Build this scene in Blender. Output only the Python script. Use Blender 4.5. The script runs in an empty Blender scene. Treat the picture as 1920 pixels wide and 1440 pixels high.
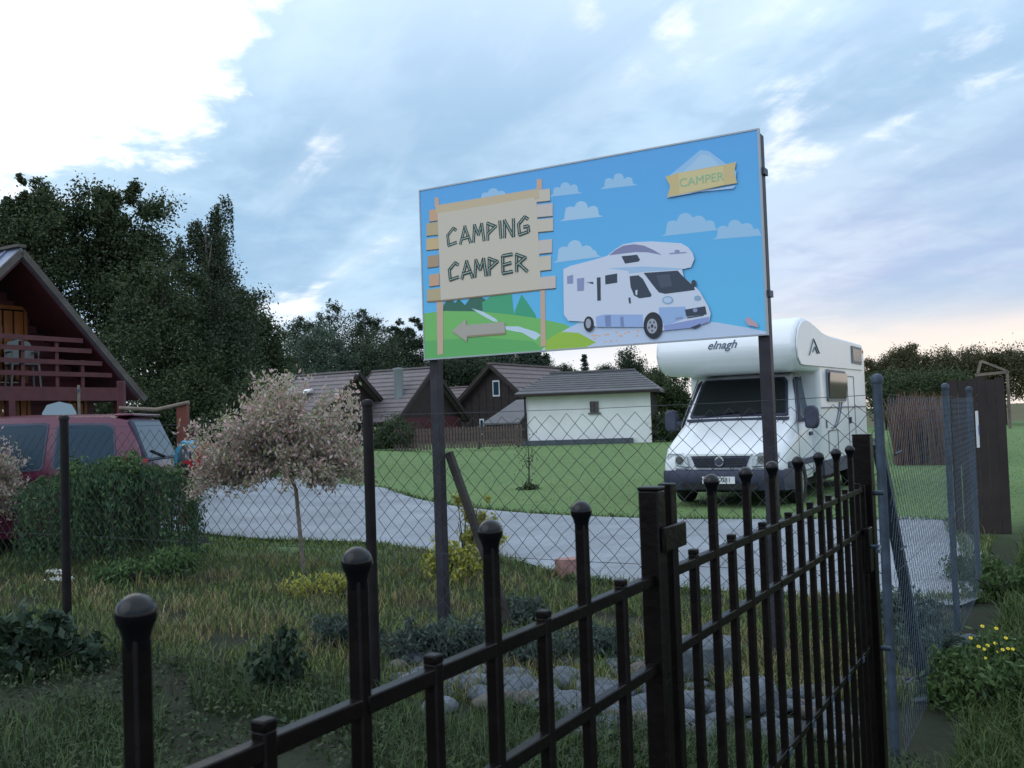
import bpy, math, random
import numpy as np
from mathutils import Vector, Matrix

random.seed(7); RNG = np.random.default_rng(7)
SC = bpy.context.scene; COL = SC.collection
PI = math.pi; R_ = math.radians

# ---------------------------------------------------------------- camera
FPX = 1800.0
PITCH = math.atan(66/1800); ROLL = math.atan(.0346)
cF = Vector((0, math.cos(PITCH), math.sin(PITCH)))
_u0 = Vector((0, -math.sin(PITCH), math.cos(PITCH))); _r0 = Vector((1, 0, 0))
cR = _r0*math.cos(ROLL) - _u0*math.sin(ROLL)
cU = _r0*math.sin(ROLL) + _u0*math.cos(ROLL)
CAMP = Vector((0, 0, 1.5))
cam = bpy.data.objects.new('camera', bpy.data.cameras.new('camera')); COL.objects.link(cam)
cam.matrix_world = Matrix(((cR.x, cU.x, -cF.x, 0), (cR.y, cU.y, -cF.y, 0), (cR.z, cU.z, -cF.z, 1.5), (0, 0, 0, 1)))
cam.data.sensor_width = 36; cam.data.lens = FPX/1920*36
cam.data.clip_start = .05; cam.data.clip_end = 2000
cam.data.dof.use_dof = True; cam.data.dof.focus_distance = 7.5; cam.data.dof.aperture_fstop = 17
SC.camera = cam

def ray(px, py): return cF + cR*((px-960)/FPX) + cU*((720-py)/FPX)
def at(px, py, Y):
    d = ray(px, py); return CAMP + d*(Y/d.y)
def sstep(a, b, x):
    t = np.clip((np.asarray(x, float)-a)/(b-a), 0, 1); return t*t*(3-2*t)
def G(x, y): return .22*sstep(3.0, 7.0, -np.asarray(x, float))*sstep(9, 14, y)
def gp(px, py, z=0.0):
    d = ray(px, py)
    for _ in range(3):
        P = CAMP + d*((z-1.5)/d.z); z = float(G(P.x, P.y))
    return P

# ---------------------------------------------------------------- world and light
W = bpy.data.worlds.new('World'); SC.world = W; W.use_nodes = True
SUN_AZ, SUN_EL = R_(-120), R_(38)
def world():
    nt = W.node_tree; N = nt.nodes; L = nt.links; N.clear()
    out = N.new('ShaderNodeOutputWorld'); bg = N.new('ShaderNodeBackground'); bg.inputs['Strength'].default_value = .1
    L.new(bg.outputs[0], out.inputs[0])
    sky = N.new('ShaderNodeTexSky'); sky.sky_type = 'NISHITA'; sky.sun_disc = False
    sky.sun_elevation = SUN_EL; sky.sun_rotation = SUN_AZ
    tc = N.new('ShaderNodeTexCoord')
    nrm = N.new('ShaderNodeVectorMath'); nrm.operation = 'NORMALIZE'; L.new(tc.outputs['Generated'], nrm.inputs[0])
    sep = N.new('ShaderNodeSeparateXYZ'); L.new(nrm.outputs[0], sep.inputs[0])
    def math_(op, a, b=None, c=None, clamp=False):
        m = N.new('ShaderNodeMath'); m.operation = op; m.use_clamp = clamp
        for i, v in enumerate((a, b, c)):
            if v is None: continue
            if isinstance(v, (int, float)): m.inputs[i].default_value = v
            else: L.new(v, m.inputs[i])
        return m.outputs[0]
    def mr(v, a, b, c=0, d=1):
        m = N.new('ShaderNodeMapRange'); m.interpolation_type = 'SMOOTHSTEP'
        L.new(v, m.inputs[0])
        for i, q in enumerate((a, b, c, d)): m.inputs[i+1].default_value = q
        return m.outputs[0]
    def mix(f, a, b):
        m = N.new('ShaderNodeMixRGB')
        for i, v in enumerate((f, a, b)):
            if isinstance(v, (int, float)): m.inputs[i].default_value = v
            elif isinstance(v, tuple): m.inputs[i].default_value = (*v, 1)
            else: L.new(v, m.inputs[i])
        return m.outputs[0]
    zc = math_('MAXIMUM', sep.outputs[2], 0.0)
    den = math_('ADD', zc, .16)
    cx = math_('DIVIDE', sep.outputs[0], den); cy = math_('DIVIDE', sep.outputs[1], den)
    comb = N.new('ShaderNodeCombineXYZ'); L.new(cx, comb.inputs[0]); L.new(cy, comb.inputs[1])
    # cloud streaks run away towards azimuth -22 degrees
    sx, sy = math.sin(R_(-24)), math.cos(R_(-24))
    al = math_('ADD', math_('MULTIPLY', cx, sx*.34), math_('MULTIPLY', cy, sy*.34))
    ac = math_('ADD', math_('MULTIPLY', cx, sy), math_('MULTIPLY', cy, -sx))
    st = N.new('ShaderNodeCombineXYZ'); L.new(al, st.inputs[0]); L.new(ac, st.inputs[1])
    def noise(sc, det, rough, src, dist=0.0):
        n = N.new('ShaderNodeTexNoise'); L.new(src, n.inputs['Vector'])
        n.inputs['Scale'].default_value = sc; n.inputs['Detail'].default_value = det
        n.inputs['Roughness'].default_value = rough; n.inputs['Distortion'].default_value = dist
        return n.outputs[0]
    n1 = noise(1.9, 5, .5, st.outputs[0], .35)
    n2 = noise(.9, 4, .5, comb.outputs[0], .3)
    n3 = noise(3.0, 7, .55, st.outputs[0], .5)
    n4 = noise(6.5, 6, .6, comb.outputs[0], .4)
    # cloud colours (x10 because the background strength is .1)
    tex = math_('ADD', math_('MULTIPLY', n1, .72), math_('MULTIPLY', n4, .28))
    base = mix(mr(tex, .38, .63), (2.8, 4.4, 6.2), (4.4, 6.1, 7.7))
    base = mix(math_('MULTIPLY', mr(n3, .48, .70), .42), base, (6.3, 7.5, 8.6))
    azr = mr(sep.outputs[0], .02, .36)
    low = mr(sep.outputs[2], .34, .10)
    base = mix(math_('MULTIPLY', math_('MULTIPLY', azr, low), .8), base, mix(mr(tex, .39, .62), (4.2, 4.6, 6.5), (5.7, 6.1, 7.3)))
    base = mix(math_('MULTIPLY', mr(n2, .46, .64), .6), base, (3.0, 4.5, 6.2))
    # clouds thin and brighten upwards
    up = mr(sep.outputs[2], .24, .62)
    base = mix(math_('MULTIPLY', up, .85), base, (8.8, 10.2, 12.0))
    def near(px, py, a1):
        d = ray(px, py).normalized()
        dt = N.new('ShaderNodeVectorMath'); dt.operation = 'DOT_PRODUCT'; L.new(nrm.outputs[0], dt.inputs[0]); dt.inputs[1].default_value = d
        return math_('ARCCOSINE', dt.outputs['Value'])
    # thin bright breaks in the cloud, more of them where the cover is torn
    bias = mr(near(1800, 110, 0), .12, .0, 0, .15)
    for px, py, a, k in ((1480, 250, .10, .13), (1690, 215, .09, .14), (600, 280, .05, .10), (840, 30, .07, .11), (1105, 15, .05, .10), (1255, 30, .05, .11), (360, 385, .05, .12), (520, 585, .08, .16), (740, 490, .06, .07)):
        bias = math_('MAXIMUM', bias, mr(near(px, py, 0), a, .0, 0, k))
    t3 = math_('ADD', math_('ADD', math_('MULTIPLY', n3, .7), math_('MULTIPLY', n4, .3)), bias)
    base = mix(math_('MULTIPLY', mr(t3, .60, .78), .85), base, (9.9, 9.9, 10.3))
    # a large bright opening of the cloud cover, high on the left
    ang = math_('ADD', near(-110, -230, 0), math_('MULTIPLY', math_('SUBTRACT', n4, .5), .16))
    ang = math_('ADD', ang, math_('MULTIPLY', math_('SUBTRACT', n1, .5), .10))
    base = mix(mr(ang, .290, .232), base, (12.5, 12.5, 12.3))
    # pale bright band along the horizon, warm on the right
    warm = mix(mr(sep.outputs[0], -.1, .4), (7.4, 7.7, 8.2), (8.6, 7.5, 6.5))
    zz = math_('ADD', sep.outputs[2], math_('MULTIPLY', math_('SUBTRACT', n2, .5), .06))
    base = mix(math_('MULTIPLY', mr(zz, .135, .05), .9), base, warm)
    fin = mix(.96, sky.outputs[0], base)
    L.new(fin, bg.inputs['Color'])
world()
sun = bpy.data.objects.new('sun', bpy.data.lights.new('sun', 'SUN')); COL.objects.link(sun)
sun.data.energy = .5; sun.data.angle = R_(60); sun.data.color = (1, .98, .95)
_sd = Vector((math.sin(SUN_AZ)*math.cos(SUN_EL), math.cos(SUN_AZ)*math.cos(SUN_EL), math.sin(SUN_EL)))
sun.rotation_euler = (-_sd).to_track_quat('-Z', 'Y').to_euler()
SC.view_settings.view_transform = 'Standard'; SC.view_settings.look = 'None'
SC.view_settings.exposure = .42; SC.view_settings.gamma = 1; SC.view_settings.use_curve_mapping = False
SC.render.engine = 'CYCLES'
SC.cycles.max_bounces = 5; SC.cycles.diffuse_bounces = 2; SC.cycles.glossy_bounces = 3; SC.cycles.transmission_bounces = 4
SC.cycles.transparent_max_bounces = 6; SC.cycles.use_denoising = True

# ---------------------------------------------------------------- materials
def srgb(r, g, b):
    f = lambda c: c/12.92 if c <= .04045 else ((c+.055)/1.055)**2.4
    return tuple(f(c/255) for c in (r, g, b))
MATS = {}
def mat(name, col, rough=.6, metal=0, spec=.5, var=.0, vscale=8, bump=0, bscale=40, col2=None, coat=0, island=None, trans=0, stretch=None, emit=None):
    if name in MATS: return MATS[name]
    m = bpy.data.materials.new(name); m.use_nodes = True; MATS[name] = m
    nt = m.node_tree; N = nt.nodes; L = nt.links
    p = N['Principled BSDF']; o = N['Material Output']
    p.inputs['Base Color'].default_value = (*col, 1); p.inputs['Roughness'].default_value = rough
    p.inputs['Metallic'].default_value = metal; p.inputs['Specular IOR Level'].default_value = spec
    p.inputs['Coat Weight'].default_value = coat
    tc = N.new('ShaderNodeTexCoord'); src = tc.outputs['Object']
    if stretch:
        mp = N.new('ShaderNodeMapping'); mp.inputs['Scale'].default_value = stretch; L.new(src, mp.inputs[0]); src = mp.outputs[0]
    colout = None
    if island:
        g = N.new('ShaderNodeNewGeometry'); r = N.new('ShaderNodeValToRGB'); L.new(g.outputs['Random Per Island'], r.inputs[0])
        r.color_ramp.interpolation = 'LINEAR'
        els = r.color_ramp.elements
        while len(els) < len(island): els.new(.5)
        for i, c in enumerate(island):
            els[i].position = i/(len(island)-1); els[i].color = (*c, 1)
        colout = r.outputs[0]
    if var or col2:
        n = N.new('ShaderNodeTexNoise'); n.inputs['Scale'].default_value = vscale; n.inputs['Detail'].default_value = 6; n.inputs['Roughness'].default_value = .62
        L.new(src, n.inputs['Vector'])
        c2 = col2 or tuple(c*(1-var) for c in col); c1 = col if col2 else tuple(min(1, c*(1+var)) for c in col)
        mr = N.new('ShaderNodeMapRange'); mr.inputs[1].default_value = .33; mr.inputs[2].default_value = .67; L.new(n.outputs[0], mr.inputs[0])
        mx = N.new('ShaderNodeMixRGB'); L.new(mr.outputs[0], mx.inputs[0])
        mx.inputs[1].default_value = (*c1, 1); mx.inputs[2].default_value = (*c2, 1)
        if colout is not None:
            m2 = N.new('ShaderNodeMixRGB'); m2.blend_type = 'MULTIPLY'; m2.inputs[0].default_value = 1
            L.new(colout, m2.inputs[1]); L.new(mx.outputs[0], m2.inputs[2]); colout = m2.outputs[0]
        else: colout = mx.outputs[0]
    if colout is not None: L.new(colout, p.inputs['Base Color'])
    if bump:
        n = N.new('ShaderNodeTexNoise'); n.inputs['Scale'].default_value = bscale; n.inputs['Detail'].default_value = 5; L.new(src, n.inputs['Vector'])
        b = N.new('ShaderNodeBump'); b.inputs['Strength'].default_value = bump; b.inputs['Distance'].default_value = .02
        L.new(n.outputs[0], b.inputs['Height']); L.new(b.outputs[0], p.inputs['Normal'])
    if trans:
        t = N.new('ShaderNodeBsdfTranslucent'); mx = N.new('ShaderNodeMixShader'); mx.inputs[0].default_value = trans
        if colout is not None: L.new(colout, t.inputs['Color'])
        else: t.inputs['Color'].default_value = (*col, 1)
        L.new(p.outputs[0], mx.inputs[1]); L.new(t.outputs[0], mx.inputs[2]); L.new(mx.outputs[0], o.inputs[0])
    return m

def leafmat(name, cols, var=.25, vs=1.5, trans=.25, rough=.6):
    return mat(name, (1, 1, 1), rough=rough, spec=.25, island=cols, var=var, vscale=vs, trans=trans)

M_iron = mat('brown_black_enamel', (.0065, .005, .005), .30, spec=.12, bump=.08, bscale=60, var=.3, vscale=20)
M_ball = mat('glossy_black_enamel', (.004, .004, .006), .12, spec=.3, bump=.02, bscale=80)
M_post = mat('dark_brown_post_paint', (.010, .008, .009), .5, spec=.2, bump=.1, bscale=60, var=.4, vscale=10)
M_bluewire = mat('bluish_wire', (.075, .11, .15), .5, metal=.3, var=.25, vscale=3)
M_galv = mat('galvanised_steel', (.045, .066, .095), .5, metal=.35, var=.35, vscale=14)
M_wire = mat('galvanised_wire', (.018, .023, .027), .55, metal=.1, var=.25, vscale=3)
M_chrome = mat('chrome', (.6, .62, .65), .15, metal=1)
M_signpost = mat('sign_post_paint', (.026, .025, .033), .5, spec=.3, var=.35, vscale=9)
M_white = mat('white_gelcoat', (.76, .79, .82), .32, spec=.5, coat=.2, var=.025, vscale=2)
M_whitepaint = mat('white_plaster', (.78, .79, .79), .9, var=.06, vscale=.8, bump=.1, bscale=8)
M_glass = mat('dark_window_glass', (.008, .010, .012), .06, spec=.7)
M_glassblue = mat('car_window_glass', (.018, .045, .072), .15, spec=.18)
M_darkplastic = mat('dark_grey_plastic', (.036, .042, .078), .55, var=.2, vscale=6)
M_rubber = mat('tyre_rubber', (.012, .012, .013), .85)
M_rim = mat('wheel_metal', (.35, .36, .38), .4, metal=.6)
M_lamp = mat('headlight_glass', (.55, .58, .62), .1, spec=.9, var=.3, vscale=18)
M_grey = mat('grey_print', (.15, .16, .19), .5)
M_amber = mat('amber_lens', (.6, .2, .02), .2)
M_carred = mat('magenta_purple_car_paint', (.10, .010, .038), .25, spec=.5, coat=.3, var=.05, vscale=3)
M_redlamp = mat('red_lamp_lens', (.5, .015, .03), .15, spec=.7)
M_redplastic = mat('red_plastic', (.42, .02, .03), .35)
M_cyan = mat('cyan_plastic', (.06, .30, .46), .35)
M_redwood = mat('oxblood_boards', (.062, .011, .015), .7, var=.35, vscale=5, stretch=(1, .15, 1), bump=.15, bscale=20)
M_redrail = mat('oxblood_rail_paint', (.072, .014, .018), .6, var=.25, vscale=6)
M_orange = mat('orange_varnished_wood', (.22, .07, .012), .5, var=.35, vscale=6, stretch=(1, 1, .2))
M_barge = mat('weathered_barge_board', (.085, .075, .066), .8, var=.25, vscale=5)
M_roofblue = mat('slate_sheet_roof', (.17, .20, .29), .42, var=.15, vscale=3)
M_roofgrey = mat('pale_grey_brown_roof', (.155, .135, .14), .75, var=.12, vscale=2)
M_roofbrown = mat('mauve_brown_roof', (.145, .115, .118), .75, var=.12, vscale=2)
M_roofdark = mat('dark_grey_roof', (.11, .112, .12), .7, var=.12, vscale=2)
M_dkwood = mat('dark_brown_boards', (.022, .015, .014), .75, var=.35, vscale=3, bump=.15, bscale=14)
M_brwood = mat('brown_fence_boards', (.12, .085, .075), .8, var=.3, vscale=5)
M_postorange = mat('red_brown_wood', (.13, .032, .02), .7, var=.25, vscale=6)
M_polewood = mat('grey_wood_pole', (.17, .14, .11), .8, var=.3, vscale=8, bump=.2, bscale=20)
M_bark = mat('bark', (.035, .03, .026), .9, var=.4, vscale=4, bump=.5, bscale=12)
M_birchbark = mat('grey_bark', (.12, .11, .10), .9, var=.5, vscale=3, bump=.3, bscale=12)
M_stone = mat('river_stone', (.075, .092, .112), .9, var=.35, vscale=9, bump=.3, bscale=30)
M_stone2 = mat('warm_stone', (.085, .075, .068), .9, var=.35, vscale=9, bump=.3, bscale=30)
M_stone3 = mat('pale_stone', (.13, .15, .175), .9, var=.35, vscale=9, bump=.3, bscale=30)
M_terra = mat('terracotta_block', (.30, .16, .15), .85, var=.25, vscale=12)
M_plasticchair = mat('pale_plastic', (.24, .32, .36), .45)
M_whiteplastic = mat('white_plastic', (.7, .72, .74), .5)

# ---------------------------------------------------------------- helpers
def frame(name): return None
class MB:
    def __init__(s): s.v = []; s.f = []
    def add(s, vs, fs):
        o = len(s.v); s.v += [tuple(v) for v in vs]; s.f += [tuple(i+o for i in f) for f in fs]; return s
    def box(s, c, d, M=None):
        x, y, z = d[0]/2, d[1]/2, d[2]/2
        vs = [Vector((a*x, b*y, e*z)) for a in (-1, 1) for b in (-1, 1) for e in (-1, 1)]
        if M: vs = [M @ v for v in vs]
        return s.add([v+Vector(c) for v in vs], [(0, 1, 3, 2), (4, 6, 7, 5), (0, 4, 5, 1), (2, 3, 7, 6), (0, 2, 6, 4), (1, 5, 7, 3)])
    def span(s, a, b): return s.box([(p+q)/2 for p, q in zip(a, b)], [abs(q-p) for p, q in zip(a, b)])
    def bar(s, p, q, w, h=None, up=(0, 0, 1)):
        p, q = Vector(p), Vector(q); d = (q-p); L = d.length; d.normalize(); up = Vector(up)
        x = d.cross(up); x = x.normalized() if x.length > 1e-5 else Vector((1, 0, 0)); z = x.cross(d)
        M = Matrix((x, d, z)).transposed()
        return s.box((p+q)/2, (w, L, h or w), M)
    def tube(s, pts, r, n=6, cap=True):
        pts = [Vector(p) for p in pts]; rs = r if isinstance(r, (list, tuple)) else [r]*len(pts)
        rings = []; ref = Vector((.123, .3, .9))
        for i, p in enumerate(pts):
            d = (pts[min(i+1, len(pts)-1)]-pts[max(i-1, 0)]).normalized()
            a = d.cross(ref); a = a if a.length > .05 else d.cross(Vector((1, 0, 0))); a.normalize(); b = d.cross(a)
            rings.append([p+a*rs[i]*math.cos(2*PI*k/n)+b*rs[i]*math.sin(2*PI*k/n) for k in range(n)])
        return s.loft(rings, cap)
    def loft(s, rings, cap=True, closed=True):
        n = len(rings[0]); vs = [v for r in rings for v in r]; fs = []
        for i in range(len(rings)-1):
            for k in range(n if closed else n-1):
                k2 = (k+1) % n
                fs.append((i*n+k, i*n+k2, (i+1)*n+k2, (i+1)*n+k))
        if cap and closed:
            fs.append(tuple(range(n-1, -1, -1))); fs.append(tuple((len(rings)-1)*n+k for k in range(n)))
        return s.add(vs, fs)
    def lathe(s, prof, c=(0, 0, 0), n=12, ax='z'):
        rings = []
        for r, z in prof:
            ring = []
            for k in range(n):
                a, b = r*math.cos(2*PI*k/n), r*math.sin(2*PI*k/n)
                v = {'z': (a, b, z), 'y': (a, z, -b), 'x': (z, a, b)}[ax]
                ring.append(Vector(v)+Vector(c))
            rings.append(ring)
        return s.loft(rings)
    def prism(s, poly, fn, t0, t1):
        n = len(poly)
        vs = [fn(a, b, t0) for a, b in poly]+[fn(a, b, t1) for a, b in poly]
        fs = [tuple(range(n)), tuple(range(2*n-1, n-1, -1))]+[(k, k+n, (k+1) % n+n, (k+1) % n) for k in range(n)]
        return s.add(vs, fs)
    def poly(s, vs): return s.add(vs, [tuple(range(len(vs)))])
    def ball(s, c, r, n=10, m=6, sz=1.0):
        return s.lathe([(max(r*math.sin(PI*i/m), r*.02), -r*sz*math.cos(PI*i/m)) for i in range(m+1)], c, n)
    def mesh(s, name, m, smooth=False, ang=40):
        me = bpy.data.meshes.new(name); me.from_pydata(s.v, [], s.f)
        if m: me.materials.append(m)
        import bmesh
        bm = bmesh.new(); bm.from_mesh(me); bmesh.ops.recalc_face_normals(bm, faces=bm.faces); bm.to_mesh(me); bm.free()
        if smooth:
            me.polygons.foreach_set('use_smooth', [True]*len(me.polygons)); me.set_sharp_from_angle(angle=R_(ang))
        me.update(); return me
    def build(s, name, m, parent=None, smooth=False, bevel=0, seg=2, ang=40):
        return link(name, s.mesh(name, m, smooth or bevel > 0, ang), parent, bevel, seg)
def link(name, me, parent=None, bevel=0, seg=2):
    o = bpy.data.objects.new(name, me); COL.objects.link(o); o.parent = parent
    if bevel:
        b = o.modifiers.new('bevel', 'BEVEL'); b.width = bevel; b.segments = seg; b.limit_method = 'ANGLE'; b.angle_limit = R_(30); b.harden_normals = False
    return o
def tag(o, label=None, cat=None, group=None, kind=None):
    for k, v in (('label', label), ('category', cat), ('group', group), ('kind', kind)):
        if v: o[k] = v
    return o
def thing(name, label, cat, loc=(0, 0, 0), rz=0.0, group=None):
    o = bpy.data.objects.new(name, None); COL.objects.link(o); o.empty_display_size = .1
    o.location = loc; o.rotation_euler = (0, 0, rz); tag(o, label, cat, group); return o
def npmesh(name, V, F, m):
    me = bpy.data.meshes.new(name); n, k = F.shape
    me.vertices.add(len(V)); me.vertices.foreach_set('co', np.ascontiguousarray(V, dtype=np.float32).ravel())
    me.loops.add(n*k); me.loops.foreach_set('vertex_index', np.ascontiguousarray(F, dtype=np.int32).ravel())
    me.polygons.add(n); me.polygons.foreach_set('loop_start', np.arange(0, n*k, k, dtype=np.int32))
    me.update(calc_edges=True); me.materials.append(m); return me
def leaf_mesh(name, P, size, m, aspect=.5, updir=None, rng=RNG):
    """leaf-shaped rhombi at points P; updir biases the long axis"""
    n = len(P); size = np.broadcast_to(np.asarray(size, float), (n,))
    a = rng.normal(size=(n, 3))
    if updir is not None: a = a*.6+np.asarray(updir)
    a /= np.linalg.norm(a, axis=1)[:, None]
    b = np.cross(a, rng.normal(size=(n, 3))); b /= np.linalg.norm(b, axis=1)[:, None]
    a = a*size[:, None]*.5; b = b*size[:, None]*.5*aspect
    V = np.stack([P-a, P+b, P+a, P-b], 1).reshape(-1, 3)
    return npmesh(name, V, np.arange(4*n).reshape(n, 4), m)
def crown_points(n, ells, sig=.16, hang=0, shell=(.45, 1.0), ncl=60, rng=RNG):
    vol = np.array([e[3]*e[4]*e[5] for e in ells])**(2/3); vol /= vol.sum(); out = []
    for e, w in zip(ells, vol):
        c = np.array(e[:3]); r = np.array(e[3:6]); k = max(6, int(ncl*w)); m = int(n*w)
        d = rng.normal(size=(k, 3)); d /= np.linalg.norm(d, axis=1)[:, None]
        cl = c+d*r*rng.uniform(*shell, size=(k, 1))
        idx = rng.integers(0, k, m); s = rng.uniform(.5, 1.5, k)
        q = cl[idx]+rng.normal(size=(m, 3))*r.mean()*sig*s[idx, None]
        if hang: q[:, 2] -= np.abs(rng.normal(size=m))*hang
        out.append(q)
    return np.concatenate(out)
def trunk_mb(h, r, lean=(0, 0), limbs=6, spread=1.0, z0=.35, rnd=random):
    mb = MB(); L = []
    for i in range(6):
        t = i/5; L.append((lean[0]*t+rnd.uniform(-.03, .03)*h*.3*t, lean[1]*t, -.1+h*t))
    mb.tube(L, [r*(1-.75*i/5) for i in range(6)], 8)
    for k in range(limbs):
        t = z0+(1-z0)*k/limbs; i = min(4, int(t*5)); p = Vector(L[i]).lerp(Vector(L[i+1]), t*5-i)
        a = rnd.uniform(0, 2*PI); q = p+Vector((math.cos(a)*spread*(1.1-t*.6), math.sin(a)*spread*(1.1-t*.6), spread*.7))
        mb.tube([p, p.lerp(q, .5)+Vector((0, 0, -.05*spread)), q], [r*.4, r*.25, r*.08], 5)
    return mb
GR = R_(-30)      # site grid: local y runs away to the right, local x towards the near right
gx = Vector((math.cos(GR), math.sin(GR), 0)); gy = Vector((-math.sin(GR), math.cos(GR), 0))

# ================================================================ SETTING
PATH = [(-60, 30), (-20, 18.2), (-8.6, 15.9), (-6.2, 14.2), (-4.34, 13.32), (-2.86, 12.63), (-1.8, 12.08), (-1.05, 11.17), (-.12, 10.3), (.35, 9.33), (.76, 8.79),
        (1.59, 8.09), (2.4, 7.6), (3.6, 7.45), (5.44, 12.36), (3.6, 13.1), (2.12, 13.65), (.26, 15.06), (-1.14, 17.0), (-2.2, 19.5), (-3.2, 22.6), (-6.0, 24.8), (-12, 27), (-30, 33), (-58, 43)]
def inpoly(x, y, P):
    x = np.asarray(x); y = np.asarray(y); c = np.zeros(x.shape, bool); j = len(P)-1
    for i in range(len(P)):
        (xi, yi), (xj, yj) = P[i], P[j]
        c ^= ((yi > y) != (yj > y)) & (x < (xj-xi)*(y-yi)/(yj-yi+1e-12)+xi); j = i
    return c
CX, CY = 1.54, 4.05                       # corner post of the wire fence
def right_of(x, y): return (x-CX)*gx.x+(y-CY)*gx.y
def behind(x, y): return (x-CX)*gy.x+(y-CY)*gy.y

def ground_mat():
    m = bpy.data.materials.new('ground_turf'); m.use_nodes = True; nt = m.node_tree; N = nt.nodes; L = nt.links; p = N['Principled BSDF']
    tc = N.new('ShaderNodeTexCoord'); sep = N.new('ShaderNodeSeparateXYZ'); L.new(tc.outputs['Object'], sep.inputs[0])
    def noise(s, d=5):
        n = N.new('ShaderNodeTexNoise'); n.inputs['Scale'].default_value = s; n.inputs['Detail'].default_value = d; n.inputs['Roughness'].default_value = .65
        L.new(tc.outputs['Object'], n.inputs['Vector']); return n.outputs[0]
    def ramp(v, a, b):
        r = N.new('ShaderNodeMapRange'); r.interpolation_type = 'SMOOTHSTEP'; r.inputs[1].default_value = a; r.inputs[2].default_value = b; L.new(v, r.inputs[0]); return r.outputs[0]
    def mix(f, a, b):
        x = N.new('ShaderNodeMixRGB'); L.new(f, x.inputs[0])
        for i, c in ((1, a), (2, b)):
            if isinstance(c, tuple): x.inputs[i].default_value = (*c, 1)
            else: L.new(c, x.inputs[i])
        return x.outputs[0]
    lawn = mix(ramp(noise(.35), .3, .7), (.115, .19, .075), (.15, .215, .085))
    lawn = mix(ramp(noise(6), .35, .7), lawn, (.10, .17, .065))
    soil = mix(ramp(noise(2.2), .35, .65), (.024, .024, .015), (.022, .036, .016))
    soil = mix(ramp(noise(30), .3, .75), soil, (.030, .032, .025))
    far = mix(ramp(noise(.12), .35, .65), (.07, .085, .035), (.12, .10, .06))
    y = sep.outputs[1]
    c = mix(ramp(y, 9.5, 13.5), soil, lawn); c = mix(ramp(y, 62, 85), c, far)
    L.new(c, p.inputs['Base Color']); p.inputs['Roughness'].default_value = .95; p.inputs['Specular IOR Level'].default_value = .15
    b = N.new('ShaderNodeBump'); b.inputs['Strength'].default_value = .6; b.inputs['Distance'].default_value = .03; L.new(noise(22), b.inputs['Height']); L.new(b.outputs[0], p.inputs['Normal'])
    return m
def make_ground():
    xs = np.unique(np.concatenate([np.linspace(-12, 12, 97), np.linspace(-60, 60, 61), np.linspace(-700, 700, 29)]))
    ys = np.unique(np.concatenate([np.linspace(-4, 20, 97), np.linspace(20, 100, 41), np.linspace(-60, 900, 49)]))
    X, Y = np.meshgrid(xs, ys); Z = G(X, Y)
    nearm = (Y < 13) & (Y > -2) & (np.abs(X) < 10) & ~inpoly(X, Y, PATH)
    Z = Z + np.where(nearm, (np.sin(X*3.1+Y*1.7)*np.sin(Y*2.3-X*.9))*.02-.01, -.0)
    V = np.stack([X, Y, Z], -1).reshape(-1, 3); nx, ny = len(xs), len(ys)
    i = np.arange(nx*ny).reshape(ny, nx)
    F = np.stack([i[:-1, :-1], i[:-1, 1:], i[1:, 1:], i[1:, :-1]], -1).reshape(-1, 4)
    me = npmesh('ground', V, F, ground_mat()); me.polygons.foreach_set('use_smooth', [True]*len(F))
    tag(link('ground', me), kind='structure')
make_ground()

def paver_mat():
    m = bpy.data.materials.new('concrete_pavers'); m.use_nodes = True; nt = m.node_tree; N = nt.nodes; L = nt.links; p = N['Principled BSDF']
    tc = N.new('ShaderNodeTexCoord'); mp = N.new('ShaderNodeMapping'); mp.inputs['Rotation'].default_value = (0, 0, GR); L.new(tc.outputs['Object'], mp.inputs[0])
    b = N.new('ShaderNodeTexBrick'); L.new(mp.outputs[0], b.inputs['Vector'])
    b.inputs['Color1'].default_value = (.25, .277, .312, 1); b.inputs['Color2'].default_value = (.215, .242, .278, 1); b.inputs['Mortar'].default_value = (.15, .17, .195, 1)
    b.inputs['Scale'].default_value = 1; b.inputs['Brick Width'].default_value = .2; b.inputs['Row Height'].default_value = .1; b.inputs['Mortar Size'].default_value = .006
    n = N.new('ShaderNodeTexNoise'); n.inputs['Scale'].default_value = .8; n.inputs['Detail'].default_value = 6; L.new(tc.outputs['Object'], n.inputs['Vector'])
    mr = N.new('ShaderNodeMapRange'); mr.inputs[1].default_value = .3; mr.inputs[2].default_value = .7; mr.inputs[3].default_value = .72; mr.inputs[4].default_value = 1.16; L.new(n.outputs[0], mr.inputs[0])
    x = N.new('ShaderNodeMixRGB'); x.blend_type = 'MULTIPLY'; x.inputs[0].default_value = 1; L.new(b.outputs[0], x.inputs[1]); L.new(mr.outputs[0], x.inputs[2])
    L.new(x.outputs[0], p.inputs['Base Color']); p.inputs['Roughness'].default_value = .8
    bp = N.new('ShaderNodeBump'); bp.inputs['Strength'].default_value = .3; bp.inputs['Distance'].default_value = .01; L.new(b.outputs['Fac'], bp.inputs['Height']); bp.invert = True; L.new(bp.outputs[0], p.inputs['Normal'])
    return m
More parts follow.
